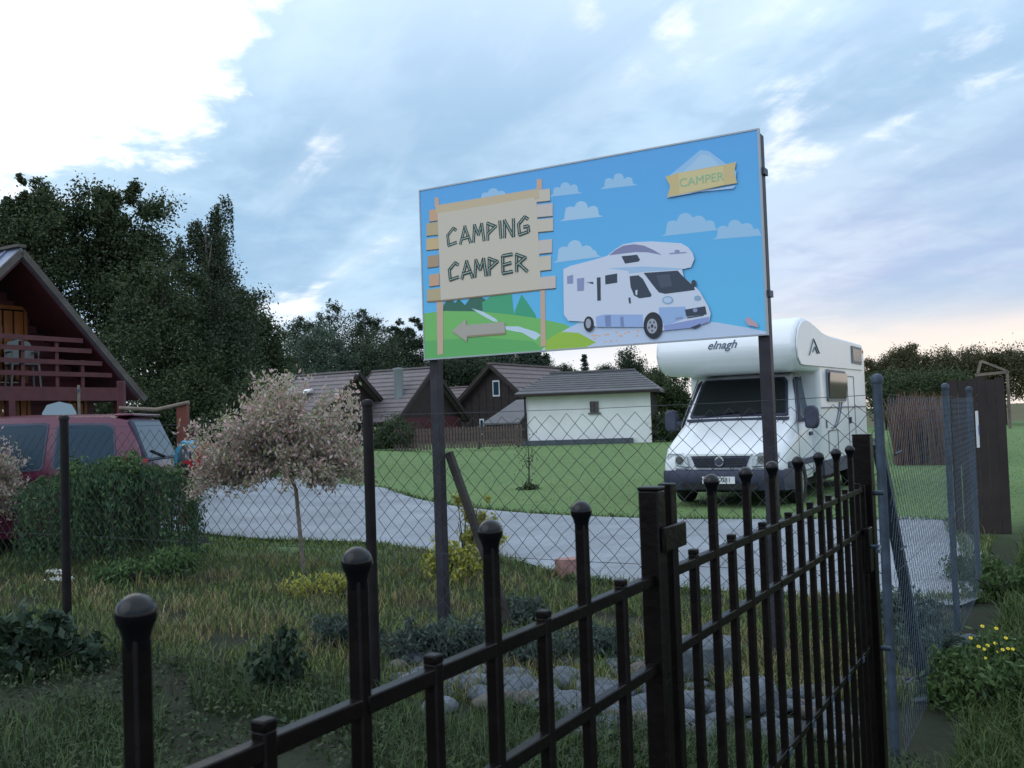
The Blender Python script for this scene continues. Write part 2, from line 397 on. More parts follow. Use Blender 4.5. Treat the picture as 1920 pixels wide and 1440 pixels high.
def make_path():
    # smooth outline, then a fine strip grid clipped to it, laid 12 mm over the ground
    import bmesh
    P = []
    n = len(PATH)
    for i in range(n):
        p0, p1, p2, p3 = (np.array(PATH[(i+k) % n]) for k in (-1, 0, 1, 2))
        for t in (0, .25, .5, .75):
            P.append(tuple(.5*((2*p1)+(-p0+p2)*t+(2*p0-5*p1+4*p2-p3)*t*t+(-p0+3*p1-3*p2+p3)*t**3)))
    bm = bmesh.new(); f = bm.faces.new([bm.verts.new((x, y, 0)) for x, y in P])
    bmesh.ops.triangulate(bm, faces=[f])
    for k in range(-24, 6):
        g = bm.verts[:]+bm.edges[:]+bm.faces[:]
        bmesh.ops.bisect_plane(bm, geom=g, plane_co=(k*.5 if k > -16 else -8+(k+16)*4, 0, 0), plane_no=(1, 0, 0))
    for k in range(14, 36):
        g = bm.verts[:]+bm.edges[:]+bm.faces[:]
        bmesh.ops.bisect_plane(bm, geom=g, plane_co=(0, k*.5, 0), plane_no=(0, 1, 0))
    for v in bm.verts: v.co.z = float(G(v.co.x, v.co.y))+.02
    me = bpy.data.meshes.new('driveway'); bm.to_mesh(me); bm.free(); me.materials.append(paver_mat())
    tag(link('driveway', me), kind='structure')
make_path()

# ================================================================ BUILDINGS
def make_cabin():
    gz = .2
    t = thing('cabin', 'oxblood wooden A-frame cabin with balcony and steep roof behind the magenta car', 'cabin', (-8.66, 17.0, gz), GR)
    H, hw, ez = 4.66, 2.55, 2.05      # apex, half width and eaves height; gable plane x=0 facing +x, ridge runs along -x
    wx = -1.1
    def slope(sg):
        mb = MB(); th = .12
        a = Vector((0, 0, H)); b = Vector((0, sg*hw, ez)); nrm = Vector((0, sg*(H-ez), hw)).normalized()*th
        mb.add([a, b, b-nrm, a-Vector((0, 0, th*1.45)), *[v+Vector((-8, 0, 0)) for v in (a, b, b-nrm, a-Vector((0, 0, th*1.45)))]],
               [(0, 1, 2, 3), (7, 6, 5, 4), (0, 4, 5, 1), (1, 5, 6, 2), (2, 6, 7, 3), (3, 7, 4, 0)])
        return mb
    for sg in (1, -1):
        r = slope(sg).build('roof_slope', M_roofblue, t)
        nrm = Vector((0, sg*(H-ez), hw)).normalized()
        d = Vector((0, sg*hw, ez-H)); o_ = nrm*.012
        if sg < 0:    # the side that shows: standing seams
            for k in range(11):
                x = -.35-k*.7
                MB().bar(Vector((x, 0, H))+d*.02+o_, Vector((x, 0, H))+d*.985+o_, .03, .05, nrm).build('roof_seam', M_roofblue, r)
        MB().bar(Vector((.02, 0, H-.08)), Vector((.02, sg*(hw+.03), ez-.11)), .05, .12, Vector((0, 0, 1))).build('barge_board', M_barge, t)
    for sg in (1, -1):
        nrm = Vector((0, sg*(H-ez), hw)).normalized()*.135
        a, b = Vector((-.01, 0, H-.2)), Vector((-.01, sg*hw, ez))-nrm
        MB().add([a, b, b+Vector((-7.9, 0, 0)), a+Vector((-7.9, 0, 0)), *[v-nrm*.2 for v in (a, b, b+Vector((-7.9, 0, 0)), a+Vector((-7.9, 0, 0)))]], [(0, 1, 2, 3), (7, 6, 5, 4), (0, 4, 5, 1), (1, 5, 6, 2), (2, 6, 7, 3), (3, 7, 4, 0)]).build('soffit', M_redwood, t)
    MB().bar((.03, 0, H+.03), (-8, 0, H+.03), .16, .05).build('ridge_cap', M_barge, t)
    # gable wall of horizontal boards
    wall = MB().prism([(-2.2, 0), (2.2, 0), (2.2, ez+.0), (0, H-.35), (-2.2, ez)], lambda a, b, q: (q, a, b), wx-.16, wx-.02).build('wall', M_redwood, t)
    z = .1; k = 0
    while z < H-.55:
        w = 2.2 if z < ez else 2.2*(H-.4-z)/(H-.35-ez)
        if w > .15: MB().box((wx+.006*(k % 2), 0, z+.075), (.05, 2*w, .142)).build('board', M_redwood, wall)
        z += .15; k += 1
    for sg in (1, -1):
        MB().span((wx-.14, sg*2.2-.05, 0), (-8, sg*2.2+.05, ez+.1)).build('side_wall', M_redwood, t)
    MB().span((-8.05, -2.2, 0), (-7.95, 2.2, ez)).build('back_wall', M_redwood, t)
    # upper balcony door with leaves, lower door and window
    def opening(name, y0, y1, z0, z1, leaves):
        d = MB().span((wx+.02, y0, z0), (wx+.05, y1, z1)).build(name, M_glass, t)
        fr = MB()
        for a, b in (((y0-.06), y0), (y1, y1+.06)): fr.span((wx+.022, a, z0), (wx+.085, b, z1))
        fr.span((wx+.022, y0-.06, z1), (wx+.085, y1+.06, z1+.07)); fr.build('frame', M_orange, d)
        n = leaves
        for i in range(n):
            a = y0+(y1-y0)*i/n
            MB().span((wx+.052, a+.02, z0+.05), (wx+.075, a+(y1-y0)/n-.02, z1-.03)).build('shutter_board', M_orange, d)
    opening('balcony_door', -.35, .70, 2.3, 3.68, 5)
    opening('window', -.9, -.42, .95, 1.75, 3)
    opening('door', .15, .74, .1, 2.0, 4)
    opening('window', 1.64, 1.95, .95, 1.95, 2)
    # balcony
    b = thing('balcony', None, None, (0, 0, 0)); b.parent = t
    MB().span((wx+.03, -2.1, 2.05), (-.06, 2.06, 2.17)).build('deck', M_redrail, b)
    MB().span((-.10, -2.1, 1.93), (-.02, 2.08, 2.18)).build('fascia_board', M_redrail, b)
    for z in (2.38, 2.60, 2.83, 3.02):
        w = min(2.05, hw*(H-.25-z)/(H-ez)-.12)
        MB().span((-.075, -w, z), (-.04, w, z+.085)).build('rail_board', M_redrail, b)
    for y in (-1.35, -.65, .05, .72, 1.25):
        MB().span((-.14, y-.035, 2.1), (-.078, y+.035, 3.0 if abs(y) < 1.2 else 2.7)).build('baluster', M_redrail, b)
    for y in (-2.0, -.2, 2.02):
        MB().span((-.14, y-.06, 0), (-.02, y+.06, 1.93)).build('porch_post', M_redrail, t)
    MB().span((wx-.1, -2.4, -.3), (.2, 2.4, .04)).build('porch_floor', M_dkwood, t)
make_cabin()

def world_of(t, v): return Matrix.Translation(t.location) @ Matrix.Rotation(t.rotation_euler.z, 4, 'Z') @ Vector(v)
CAB = Matrix.Translation((-8.66, 17.0, .2)) @ Matrix.Rotation(GR, 4, 'Z')

def gable_house(name, label, loc, L, hw, wallh, ridgeh, wallm, roofm, along='y', over=.5, group=None, hip=0, rz=GR, seams=0):
    """ridge along local `along`, centred on x=0 / y=0 at loc; L = length"""
    t = thing(name, label, 'house' if 'shed' not in name else 'shed', loc, rz, group)
    sw = (lambda a, b, z: (a, b, z)) if along == 'y' else (lambda a, b, z: (b, a, z))
    h = L/2
    # walls
    mb = MB()
    mb.prism([(-hw, 0), (hw, 0), (hw, wallh), (0, ridgeh-.25 if hip == 0 else wallh), (-hw, wallh)], lambda a, b, q: sw(a, q, b), -h, h)
    mb.build('wall', wallm, t)
    # roof slopes as slabs
    for sg in (1, -1):
        e = hw+over; sl = (ridgeh-wallh)/hw; ez = wallh-over*sl+.12; th = .16
        hy = h+over; hp = hip
        top = [sw(0, -hy+hp, ridgeh), sw(0, hy-hp, ridgeh), sw(sg*e, hy, ez), sw(sg*e, -hy, ez)]
        bot = [(x, y, z-th) for x, y, z in top]
        m = MB(); m.add(top+bot, [(0, 1, 2, 3), (7, 6, 5, 4), (0, 4, 5, 1), (1, 5, 6, 2), (2, 6, 7, 3), (3, 7, 4, 0)])
        m.build('roof_slope', roofm, t)
        for a, b in ((3, 0), (1, 2)):
            if hip == 0: MB().bar(Vector(top[a])-Vector((0, 0, .1)), Vector(top[b])-Vector((0, 0, .1)), .1, .26).build('barge_board', M_dkwood, t)
        MB().bar(Vector(top[2])+Vector((0, 0, -.12)), Vector(top[3])+Vector((0, 0, -.12)), .14, .14).build('gutter', M_dkwood, t)
        if seams:
            for k in range(1, seams):
                f = k/seams
                a = Vector(top[0]).lerp(Vector(top[1]), .5); 
                p = Vector(top[0]).lerp(Vector(top[3]), f)+Vector((0, 0, .02)); q = Vector(top[1]).lerp(Vector(top[2]), f)+Vector((0, 0, .02))
                MB().bar(p, q, .05, .05).build('tile_course', roofm, t)
    if hip:
        for sg in (1, -1):
            e = hw+over; ez = wallh-over*(ridgeh-wallh)/hw+.12; hy = h+over
            tr = [sw(0, sg*(hy-hip), ridgeh), sw(-e, sg*hy, ez), sw(e, sg*hy, ez)]
            MB().add(tr+[(x, y, z-.16) for x, y, z in tr], [(0, 1, 2), (5, 4, 3), (0, 3, 4, 1), (1, 4, 5, 2), (2, 5, 3, 0)]).build('hip_slope', M_roofbrown, t)
    MB().bar(sw(0, -h-over+hip, ridgeh+.03), sw(0, h+over-hip, ridgeh+.03), .3, .1).build('ridge_cap', roofm, t)
    return t

# white shed: faces local -y
A = gp(990, 836); 
def make_shed():
    e1 = Vector((math.cos(R_(-12)), math.sin(R_(-12)), 0)); c = A+e1*3.4+Vector((-e1.y, e1.x, 0))*2.4
    t = gable_house('white_shed', 'white walled shed with dark grey roof beyond the lawn', (c.x, c.y, 0), 6.8, 2.4, 3.0, 4.05, M_whitepaint, M_roofdark, along='x', over=.55, hip=1.5, seams=9, rz=R_(-12))
    w = MB().span((.12, -2.45, 1.72), (.60, -2.405, 2.32)).build('window', M_glass, t)
    MB().span((.02, -2.5, 1.63), (.70, -2.41, 1.71)).build('sill', M_roofdark, w)
    MB().span((.34, -2.465, 1.72), (.38, -2.447, 2.32)).build('glazing_bar', M_dkwood, w)
    MB().span((-3.7, -2.9, -.05), (2.4, -2.42, .28)).build('plinth', M_stone, t)
    MB().tube([(-3.47, -2.5, .2), (-3.47, -2.5, 2.9)], .06, 6).build('downpipe', M_dkwood, t)
    MB().span((3.402, -2.35, .02), (3.46, 2.35, 2.85)).build('end_boarding', M_dkwood, t)
make_shed()
def make_houses():
    # dark gabled house behind the shed
    c = gp(930, 838); Z = 66; c = at(927, 760, Z); c.z = 0
    t = gable_house('dark_gabled_house', 'dark brown gabled house with a small white window, left of the white shed', (c.x+gy.x*4.6, c.y+gy.y*4.6, 0), 9.2, 4.1, 1.6, 5.35, M_dkwood, M_roofbrown, along='y', over=.5, seams=12)
    w = MB().span((-.05, -4.68, 3.1), (.5, -4.62, 4.2)).build('window', M_whiteplastic, t)
    MB().span((.02, -4.70, 3.2), (.43, -4.685, 4.1)).build('pane', M_glassblue, w)
    w = MB().span((-1.2, -4.68, .5), (-.85, -4.62, 1.6)).build('window', M_whiteplastic, t)
    MB().span((-1.13, -4.70, .6), (-.92, -4.685, 1.5)).build('pane', M_glassblue, w)
    for k in range(14):
        x = -3.9+k*.6; hh = 5.0-abs(x)*.915
        MB().span((x-.28, -4.645, .1), (x+.28, -4.605, max(1.5, hh-.3))).build('board', M_dkwood, t)
    # lean-to roof on its right front
    b = at(960, 790, 61); lt = thing('lean_to', 'small grey lean-to roof against the white shed', 'lean-to', (b.x, b.y, 0), GR)
    MB().add([(-1.5, -1.2, 1.3), (1.2, -1.2, 1.3), (1.2, 1.2, 2.75), (-.3, 1.2, 2.75), (-1.5, -1.2, 1.2), (1.2, -1.2, 1.2), (1.2, 1.2, 2.65), (-.3, 1.2, 2.65)],
             [(0, 1, 2, 3), (7, 6, 5, 4), (0, 4, 5, 1), (1, 5, 6, 2), (2, 6, 7, 3), (3, 7, 4, 0)]).build('roof', M_roofdark, lt)
    MB().span((-1.3, -1.0, 0), (1.1, 1.1, 1.18)).build('wall', M_dkwood, lt)
    # brown house with a metal flue, roof facing the lawn
    c = at(757, 760, 62); 
    t = gable_house('brown_roof_house', 'house with a mauve brown roof and tall metal flue behind the willow', (c.x, c.y, 0), 4.0, 3.6, 1.9, 4.95, M_dkwood, M_roofgrey, along='x', over=.45, seams=12)
    MB().lathe([(.30, 0), (.30, 2.05), (.34, 2.1), (.34, 2.2), (.02, 2.24)], (1.25, -2.15, 2.7), 12).build('flue', mat('zinc_flue', (.26, .29, .32), .5, metal=.2), t, True)
    MB().span((2.005, -3.4, .05), (2.06, 3.4, 1.8)).build('gable_boarding', M_redwood, t)
    # long grey roof further left
    c = at(578, 765, 60); 
    t = gable_house('grey_roof_house', 'long low house with grey roof and open skylight above the willow crown', (c.x, c.y, 0), 7.2, 3.6, 1.9, 4.70, M_dkwood, M_roofgrey, along='x', over=.5, seams=12)
    n = Vector((0, -.6, .8)).normalized(); p = Vector((1.6, -2.0, 3.25))
    s = MB().bar(p+Vector((-.35, -.2, .28)), p+Vector((.35, -.2, .28)), 1.0, .06, Vector((0, -.35, .93))).build('skylight', M_whiteplastic, t)
    # roof between the gables
    c = at(868, 770, 74)
    gable_house('low_roof_house', 'low mauve roofed house seen between two dark gables', (c.x, c.y, 0), 7.0, 3.3, 1.6, 4.1, M_dkwood, M_roofbrown, along='x', over=.4, seams=10)
make_houses()

# brown picket fence in front of the houses
def make_picket():
    a = gp(742, 846); b = gp(985, 840)
    d = b-a; L = d.length; t = thing('picket_fence', 'low brown wooden picket fence in front of the houses', 'fence', a, math.atan2(d.y, d.x))
    me = MB().span((-.055, -.015, 0), (.055, .015, 1.0)).add([(-.055, -.015, 1.0), (.055, -.015, 1.0), (0, -.015, 1.08), (-.055, .015, 1.0), (.055, .015, 1.0), (0, .015, 1.08)], [(0, 1, 2), (5, 4, 3), (0, 2, 5, 3), (1, 4, 5, 2)]).mesh('picket', M_brwood)
    n = int(L/.16)
    for i in range(n):
        o = link('picket', me, t); o.location = (i*.16, 0, random.uniform(-.03, .02))
    for z in (.3, .8): MB().span((0, .018, z-.04), (L, .055, z+.04)).build('rail', M_brwood, t)
    for k in range(int(L/2.2)+1): MB().span((k*2.2-.06, .058, -.1), (k*2.2+.06, .16, 1.05)).build('post', M_brwood, t)
make_picket()

# ================================================================ VEHICLES
def text_mesh(body, size, m, name, shear=0.0, ext=.002, bold=0.0):
    cu = bpy.data.curves.new('tmp', 'FONT'); cu.body = body; cu.size = size; cu.shear = shear; cu.extrude = ext; cu.offset = bold; cu.align_x = 'CENTER'; cu.align_y = 'CENTER'
    o = bpy.data.objects.new('tmp', cu); COL.objects.link(o)
    me = bpy.data.meshes.new_from_object(o.evaluated_get(bpy.context.evaluated_depsgraph_get()))
    bpy.data.objects.remove(o); bpy.data.curves.remove(cu); me.name = name; me.materials.clear(); me.materials.append(m); return me
def wheel(t, c, r=.33, w=.21, ax='x', sgn=1, rimmat=None):
    o = MB().lathe([(r*.62, -w/2), (r*.93, -w/2), (r, -w*.36), (r, w*.36), (r*.93, w/2), (r*.62, w/2), (r*.6, w*.2), (r*.6, -w*.2)], (0, 0, 0), 24, ax).build('wheel', M_rubber, t, True); o.location = c
    mb = MB().lathe([(r*.62, -w*.42), (r*.62, w*.42)], (0, 0, 0), 20, ax)
    f = sgn*w*.36
    mb.lathe([(.02, f*.7), (r*.2, f*.9), (r*.2, f*1.02), (.02, f*1.05)], (0, 0, 0), 12, ax)
    for k in range(5):
        a = 2*PI*k/5; e = Vector((0, math.cos(a), math.sin(a))) if ax == 'x' else Vector((math.cos(a), 0, math.sin(a)))
        n = Vector((f*.9, 0, 0)) if ax == 'x' else Vector((0, f*.9, 0))
        mb.bar(e*r*.15+n, e*r*.6+n*.95, .09, .03, n)
    mb.build('rim', rimmat or M_rim, o, True); return o
def make_camper():
    t = thing('camper_van', 'white alcove camper van parked on the lawn behind the wire fence', 'camper van', (3.22, 15.1, 0), GR)
    HW = 1.14
    # living box and alcove, extruded profile (y back, z up)
    prof = [(1.98, .42), (1.98, 2.13), (.86, 2.13), (.60, 2.17), (.44, 2.29), (.37, 2.46), (.40, 2.63), (.52, 2.80), (.74, 2.93), (1.02, 2.985), (1.35, 2.98), (1.75, 2.93), (2.2, 2.86), (2.8, 2.81), (6.1, 2.80), (6.28, 2.70), (6.30, .42)]
    body = MB().prism(prof, lambda a, b, q: (q, a, b), -HW, HW).build('body', M_white, t, True, bevel=.07, seg=3, ang=30)
    for s in (1, -1):
        X = s*(HW+.004)
        # raised alcove side moulding following the hump
        pr = [(.66, 2.21), (.50, 2.31), (.44, 2.46), (.47, 2.62), (.58, 2.77), (.79, 2.885), (1.04, 2.935), (1.35, 2.93), (1.75, 2.88), (2.2, 2.81), (2.8, 2.765), (5.9, 2.755), (5.9, 2.25), (.86, 2.2)]
        cy, cz = 1.6, 2.5
        MB().prism(pr, lambda a, b, q: (q, a, b), X, X+s*.022).build('alcove_side_panel', M_white, body, True, bevel=.008)
        def win(y0, y1, z0, z1, m=M_glass, nm='side_window'):
            MBf = MB(); ex = X+s*.028
            MBf.prism([(y0+.05, z0), (y1-.05, z0), (y1, z0+.05), (y1, z1-.05), (y1-.05, z1), (y0+.05, z1), (y0, z1-.05), (y0, z0+.05)], lambda a, b, q: (q, a, b), X-s*.01, ex)
            o = MBf.build(nm, M_grey, t, True)
            MB().prism([(y0+.08, z0+.05), (y1-.08, z0+.05), (y1-.05, z0+.08), (y1-.05, z1-.08), (y1-.08, z1-.05), (y0+.08, z1-.05), (y0+.05, z1-.08), (y0+.05, z0+.08)], lambda a, b, q: (q+s*(b-z0)*.07, a, b), ex-s*.02, ex+s*.006).build('pane', m, o)
        win(2.5, 4.1, 1.62, 2.18)
        MB().prism([(4.75, 2.36), (5.75, 2.36), (5.75, 2.70), (4.75, 2.70)], lambda a, b, q: (q, a, b), X+s*.02, X+s*.04).build('bunk_window', M_grey, t)
        MB().prism([(4.83, 2.41), (5.67, 2.41), (5.67, 2.65), (4.83, 2.65)], lambda a, b, q: (q, a, b), X+s*.04, X+s*.046).build('bunk_pane', M_glassblue, t)
        MB().span((X-.006, 2.05, 1.50), (X+.012, 6.2, 1.525)).build('trim_strip', M_grey, t)
        MB().span((X-.03, 2.0, .36), (X+.02, 6.3, .62)).build('side_skirt', M_darkplastic, t, bevel=.01)
        # habitation door outline, handle, locker lids
        mb = MB()
        for y in (4.35, 5.0): mb.span((X-.004, y-.008, .62), (X+.006, y+.008, 2.1))
        mb.span((X-.004, 4.35, 2.092), (X+.006, 5.0, 2.108)); mb.build('door_seam', M_grey, t)
        MB().span((X, 4.40, 1.2), (X+s*.03, 4.5, 1.32)).build('door_handle', M_darkplastic, t)
        mb = MB(); mb.span((X-.004, 2.5, .72), (X+.008, 3.3, .735)); mb.span((X-.004, 2.5, 1.1), (X+.008, 3.3, 1.115)); mb.span((X-.004, 2.5, .735), (X+.008, 2.515, 1.1)); mb.span((X-.004, 3.285, .735), (X+.008, 3.3, 1.1))
        mb.build('locker_lid', M_grey, t)
        MB().span((X, 2.35, 1.16), (X+s*.012, 2.42, 1.3)).build('water_filler', M_grey, t)
        # swoosh decal of two crossing curved stripes
        for (a0, a1, b) in ((2.75, 3.55, .10), (3.0, 3.75, .05)):
            pts = [(a0+(a1-a0)*u, 1.16+.44*u**1.6+b*math.sin(u*PI)*-.6) for u in [i/8 for i in range(9)]]
            mb = MB()
            for i in range(8): mb.bar((X+s*.004, *pts[i]), (X+s*.004, *pts[i+1]), .012, .028, (1, 0, 0))
            mb.build('stripe_decal', M_grey, t)
        # tent-shaped logo on the alcove flank
        mb = MB(); q = X+s*.026
        for a, b in (((1.2, 2.37), (1.55, 2.66)), ((1.55, 2.66), (1.95, 2.43)), ((1.45, 2.43), (1.62, 2.53)), ((1.62, 2.53), (1.8, 2.42))):
            mb.bar((q, *a), (q, *b), .006, .03, (1, 0, 0))
        mb.build('logo', M_grey, t)
        MB().span((X-.004, 5.95, 2.60), (X+s*.035, 6.0, 2.66)).build('marker_lamp', M_amber, t)
    # alcove edge joint lines on the front
    o = link('lettering', text_mesh('elnagh', .19, mat('blue_grey_print', (.07, .10, .16), .5), 'lettering', .4, .002, .002), t)
    # front of the alcove: local outward is -y; slope at z~2.72
    n = Vector((0, -.17, .03)).normalized(); up = Vector((0, .03, .17)).normalized()
    M = Matrix((Vector((1, 0, 0)), up, n)).transposed().to_4x4(); M.translation = Vector((-.02, .390, 2.575))+n*.006; o.matrix_local = M
    # ---- cab loft: stations (y, z0, zb, zt, wb, wm, wt)
    ST = [(0.03, .40, .66, .84, .84, .88, .74), (.10, .38, .74, .93, .93, .955, .80), (.30, .36, .92, 1.06, .955, .985, .83), (.62, .36, 1.06, 1.21, .96, .99, .85), (1.00, .36, 1.18, 1.36, .96, .99, .86),
          (1.30, .36, 1.2, 1.74, .96, .99, .84), (1.56, .36, 1.22, 2.06, .96, .99, .80), (1.75, .36, 1.22, 2.13, .96, .99, .79), (2.02, .36, 1.22, 2.13, .96, .99, .79)]
    rings = []
    for y, z0, zb, zt, wb, wm, wt in ST:
        h = [(-wb, z0), (-wm, z0+.18), (-wm, zb-.1), (-wm*.985, zb), (-(wt+.015+(wm-wt-.015)*.12), zb+(zt-zb)*.80), (-wt+.05, zt-.01), (-.3, zt+.015)]
        rings.append([Vector((x, y, z)) for x, z in h]+[Vector((-x, y, z)) for x, z in reversed(h)])
    MB().loft(rings).build('cab', M_white, t, True, ang=50)
    # windscreen, lying proud of the slope
    def scr(x, u): # u 0 bottom .. 1 top
        a = Vector((0, 1.03, 1.385)); b = Vector((0, 1.56, 2.065)); p = a.lerp(b, u); n = Vector((0, -(b.z-a.z), b.y-a.y)).normalized()
        return p+Vector((x, 0, 0)), n
    def screen(wb, wt, u0, u1, off):
        vs = []
        c = .05
        for x, u in ((-wb+.02, u0), (wb-.02, u0), (wb, u0+.03), (wt, u1-.09), (wt-.06, u1), (-wt+.06, u1), (-wt, u1-.09), (-wb, u0+.03)):
            p, n = scr(x, u); vs.append(p+n*off)
        return vs
    def slab(name, a, m, par, back=.02):
        n = scr(0, 0)[1]; k = len(a); b = [v-n*back for v in a]
        return MB().add(a+b, [tuple(range(k)), tuple(range(2*k-1, k-1, -1))]+[(i, i+k, (i+1) % k+k, (i+1) % k) for i in range(k)]).build(name, m, par)
    w = slab('windscreen', screen(.83, .74, .02, .96, .030), M_darkplastic, t, .05)
    slab('pane', screen(.79, .70, .07, .92, .036), M_glass, w, .005)
    mb = MB()
    for x0, x1 in ((-.55, .0), (.05, .6)):
        p, n = scr(x0, .03); q, _ = scr(x1, .13); mb.bar(p+n*.06, q+n*.05, .02, .02)
    mb.build('wiper', M_rubber, t)
    MB().span((-.85, .93, 1.345), (.85, 1.06, 1.39)).build('scuttle', M_darkplastic, t)
    # bonnet seams
    mb = MB()
    for s in (1, -1): mb.bar((s*.72, .12, .915), (s*.80, .98, 1.355), .012, .012)
    mb.build('bonnet_seam', M_grey, t)
    # grille, badge, headlights, bumper, plate
    g = MB().prism([(-.47, .80), (.47, .80), (.40, .63), (-.40, .63)], lambda a, b, q: (a, q, b), -.02, .06).build('grille', M_darkplastic, t, bevel=.01)
    for z in (.66, .695, .73, .765): MB().span((-.42, -.032, z-.006), (.42, -.018, z+.006)).build('grille_bar', M_rubber, g)
    MB().prism([(-.52, .845), (.52, .845), (.49, .815), (-.49, .815)], lambda a, b, q: (a, q, b), -.03, .06).build('grille_surround', M_white, g)
    bd = MB().lathe([(.02, -.06), (.075, -.055), (.085, -.04), (.085, -.0)], (0, 0, .725), 20, 'y').build('badge', M_chrome, t, True)
    MB().lathe([(.01, -.066), (.058, -.062), (.06, -.05)], (0, 0, .725), 20, 'y').build('badge_centre', M_darkplastic, bd)
    for s in (1, -1):
        f = [(s*.505, .635), (s*.86, .645), (s*.915, .72), (s*.90, .86), (s*.62, .865), (s*.53, .80)]
        def hl(a, b, q): return (a, q+max(0, abs(a)-.6)*.42, b)
        h = MB().prism(f, hl, -.035, .12).build('headlight', M_chrome, t, True, bevel=.012)
        ins = [(a*.98+s*.012, .75+(b-.75)*.86) for a, b in f]
        MB().prism(ins, hl, -.045, -.034).build('lens', M_lamp, h)
        MB().lathe([(.065, -.052), (.05, -.05), (.02, -.045)], (s*.66, .02, .75), 14, 'y').build('reflector', M_chrome, h, True)
        MB().prism([(s*.56, .615), (s*.90, .625), (s*.90, .595), (s*.56, .59)], hl, -.04, .05).build('indicator', M_grey, t)
    br = []
    for x in (-1.0, -.97, -.85, -.5, 0, .5, .85, .97, 1.0):
        a = abs(x); y = -.10+max(0, a-.6)**2*1.1+(.35 if a > .98 else 0)
        br.append([(x, y+.12, .60), (x, y+.02, .58), (x, y, .50), (x, y+.02, .40), (x, y+.06, .28), (x, y+.2, .26), (x, y+.45, .3), (x, y+.45, .58)])
    bp = MB().loft(br).build('bumper', M_darkplastic, t, True, ang=50)
    MB().span((-.60, -.108, .30), (.60, -.06, .395)).build('air_intake', M_rubber, bp)
    pl = MB().span((-.26, -.122, .385), (.26, -.106, .495)).build('licence_plate', M_whiteplastic, bp)
    o = link('plate_lettering', text_mesh('S 2C081', .105, M_rubber, 'plate_lettering', 0, .001), pl); o.rotation_euler = (PI/2, 0, 0); o.location = (.02, -.1235, .44)
    for s in (1, -1):
        # cab door: window, seams, handle, rubbing strip, mirror
        def X(z): return s*(.99 if z < 1.22 else .99-(z-1.22)/(2.13-1.22)*.17)
        def face(P, off, th, nm, m, par=None, **k):
            a = [Vector((X(z)+s*off, y, z)) for y, z in P]; b = [v-Vector((s*th, 0, 0)) for v in a]; n = len(P)
            return MB().add(a+b, [tuple(range(n)), tuple(range(2*n-1, n-1, -1))]+[(i, i+n, (i+1) % n+n, (i+1) % n) for i in range(n)]).build(nm, m, par or t, **k)
        w = face([(1.16, 1.30), (1.90, 1.30), (1.90, 2.02), (1.72, 2.05), (1.58, 2.0), (1.40, 1.72)], .012, .05, 'door_window', M_darkplastic)
        face([(1.24, 1.34), (1.86, 1.34), (1.86, 1.98), (1.72, 2.01), (1.61, 1.96), (1.45, 1.72)], .018, .004, 'pane', M_glassblue, w)
        mb = MB()
        for P, Q in (((1.02, .5), (1.02, 1.28)), ((1.96, .5), (1.96, 2.06)), ((1.02, 1.28), (1.55, 2.07)), ((1.02, .5), (1.96, .5))):
            mb.bar((X(P[1])+s*.004, *P), (X(Q[1])+s*.004, *Q), .014, .012, (1, 0, 0))
        mb.build('door_seam', M_grey, t)
        MB().span((X(1)-.01, 1.72, 1.06), (X(1)+s*.03, 1.90, 1.12)).build('door_handle', M_darkplastic, t)
        MB().span((X(1)-.01, .28, .60), (X(1)+.02, 1.98, .70)).build('rubbing_strip', M_darkplastic, t, bevel=.01)
        m_ = MB().prism([(1.06, 1.30), (1.20, 1.30), (1.20, 1.36), (1.06, 1.36)], lambda a, b, q: (q, a, b), X(1), X(1)+s*.16).build('mirror', M_darkplastic, t)
        sh = [(s*.10, 1.20), (s*.26, 1.18), (s*.31, 1.26), (s*.30, 1.50), (s*.24, 1.56), (s*.13, 1.55), (s*.09, 1.48)]
        MB().prism(sh, lambda a, b, q: (X(1)+a, q, b), 1.03, 1.19).build('mirror_housing', M_darkplastic, m_, True, bevel=.03)
        # front wheel arch and wheels
        ar = MB()
        arc = [(1.0-.42*math.cos(k*PI/12), .30+.42*math.sin(k*PI/12)) for k in range(13)]
        inn = [(1.0-.36*math.cos(k*PI/12), .30+.36*math.sin(k*PI/12)) for k in range(13)]
        for k in range(12): ar.add([(X(.5)+s*.012, *arc[k]), (X(.5)+s*.012, *arc[k+1]), (X(.5)+s*.012, *inn[k+1]), (X(.5)+s*.012, *inn[k])]+[(X(.5)-s*.02, *arc[k]), (X(.5)-s*.02, *arc[k+1]), (X(.5)-s*.02, *inn[k+1]), (X(.5)-s*.02, *inn[k])], [(0, 1, 2, 3), (7, 6, 5, 4), (0, 4, 5, 1), (2, 6, 7, 3)])
        ar.build('wheel_arch', M_darkplastic, t)
        ml = MB().prism([(1.0-.37*math.cos(k*PI/12), .30+.37*math.sin(k*PI/12)) for k in range(13)], lambda a, b, q: (q, a, b), X(.5)+s*.006, X(.5)-s*.1); ml.build('wheel_well', M_rubber, t)
        wheel(t, (s*.915, 1.0, .33), .33, .21, 'x', s); wheel(t, (s*1.03, 4.75, .33), .33, .21, 'x', s)
        ml = MB().prism([(4.75-.42*math.cos(k*PI/12), .34+.40*math.sin(k*PI/12)) for k in range(13)], lambda a, b, q: (q, a, b), s*(HW+.024), s*(HW-.25)); ml.build('wheel_well', M_rubber, t)
    MB().span((-.9, .3, .22), (.9, 6.1, .42)).build('chassis', M_rubber, t)
make_camper()

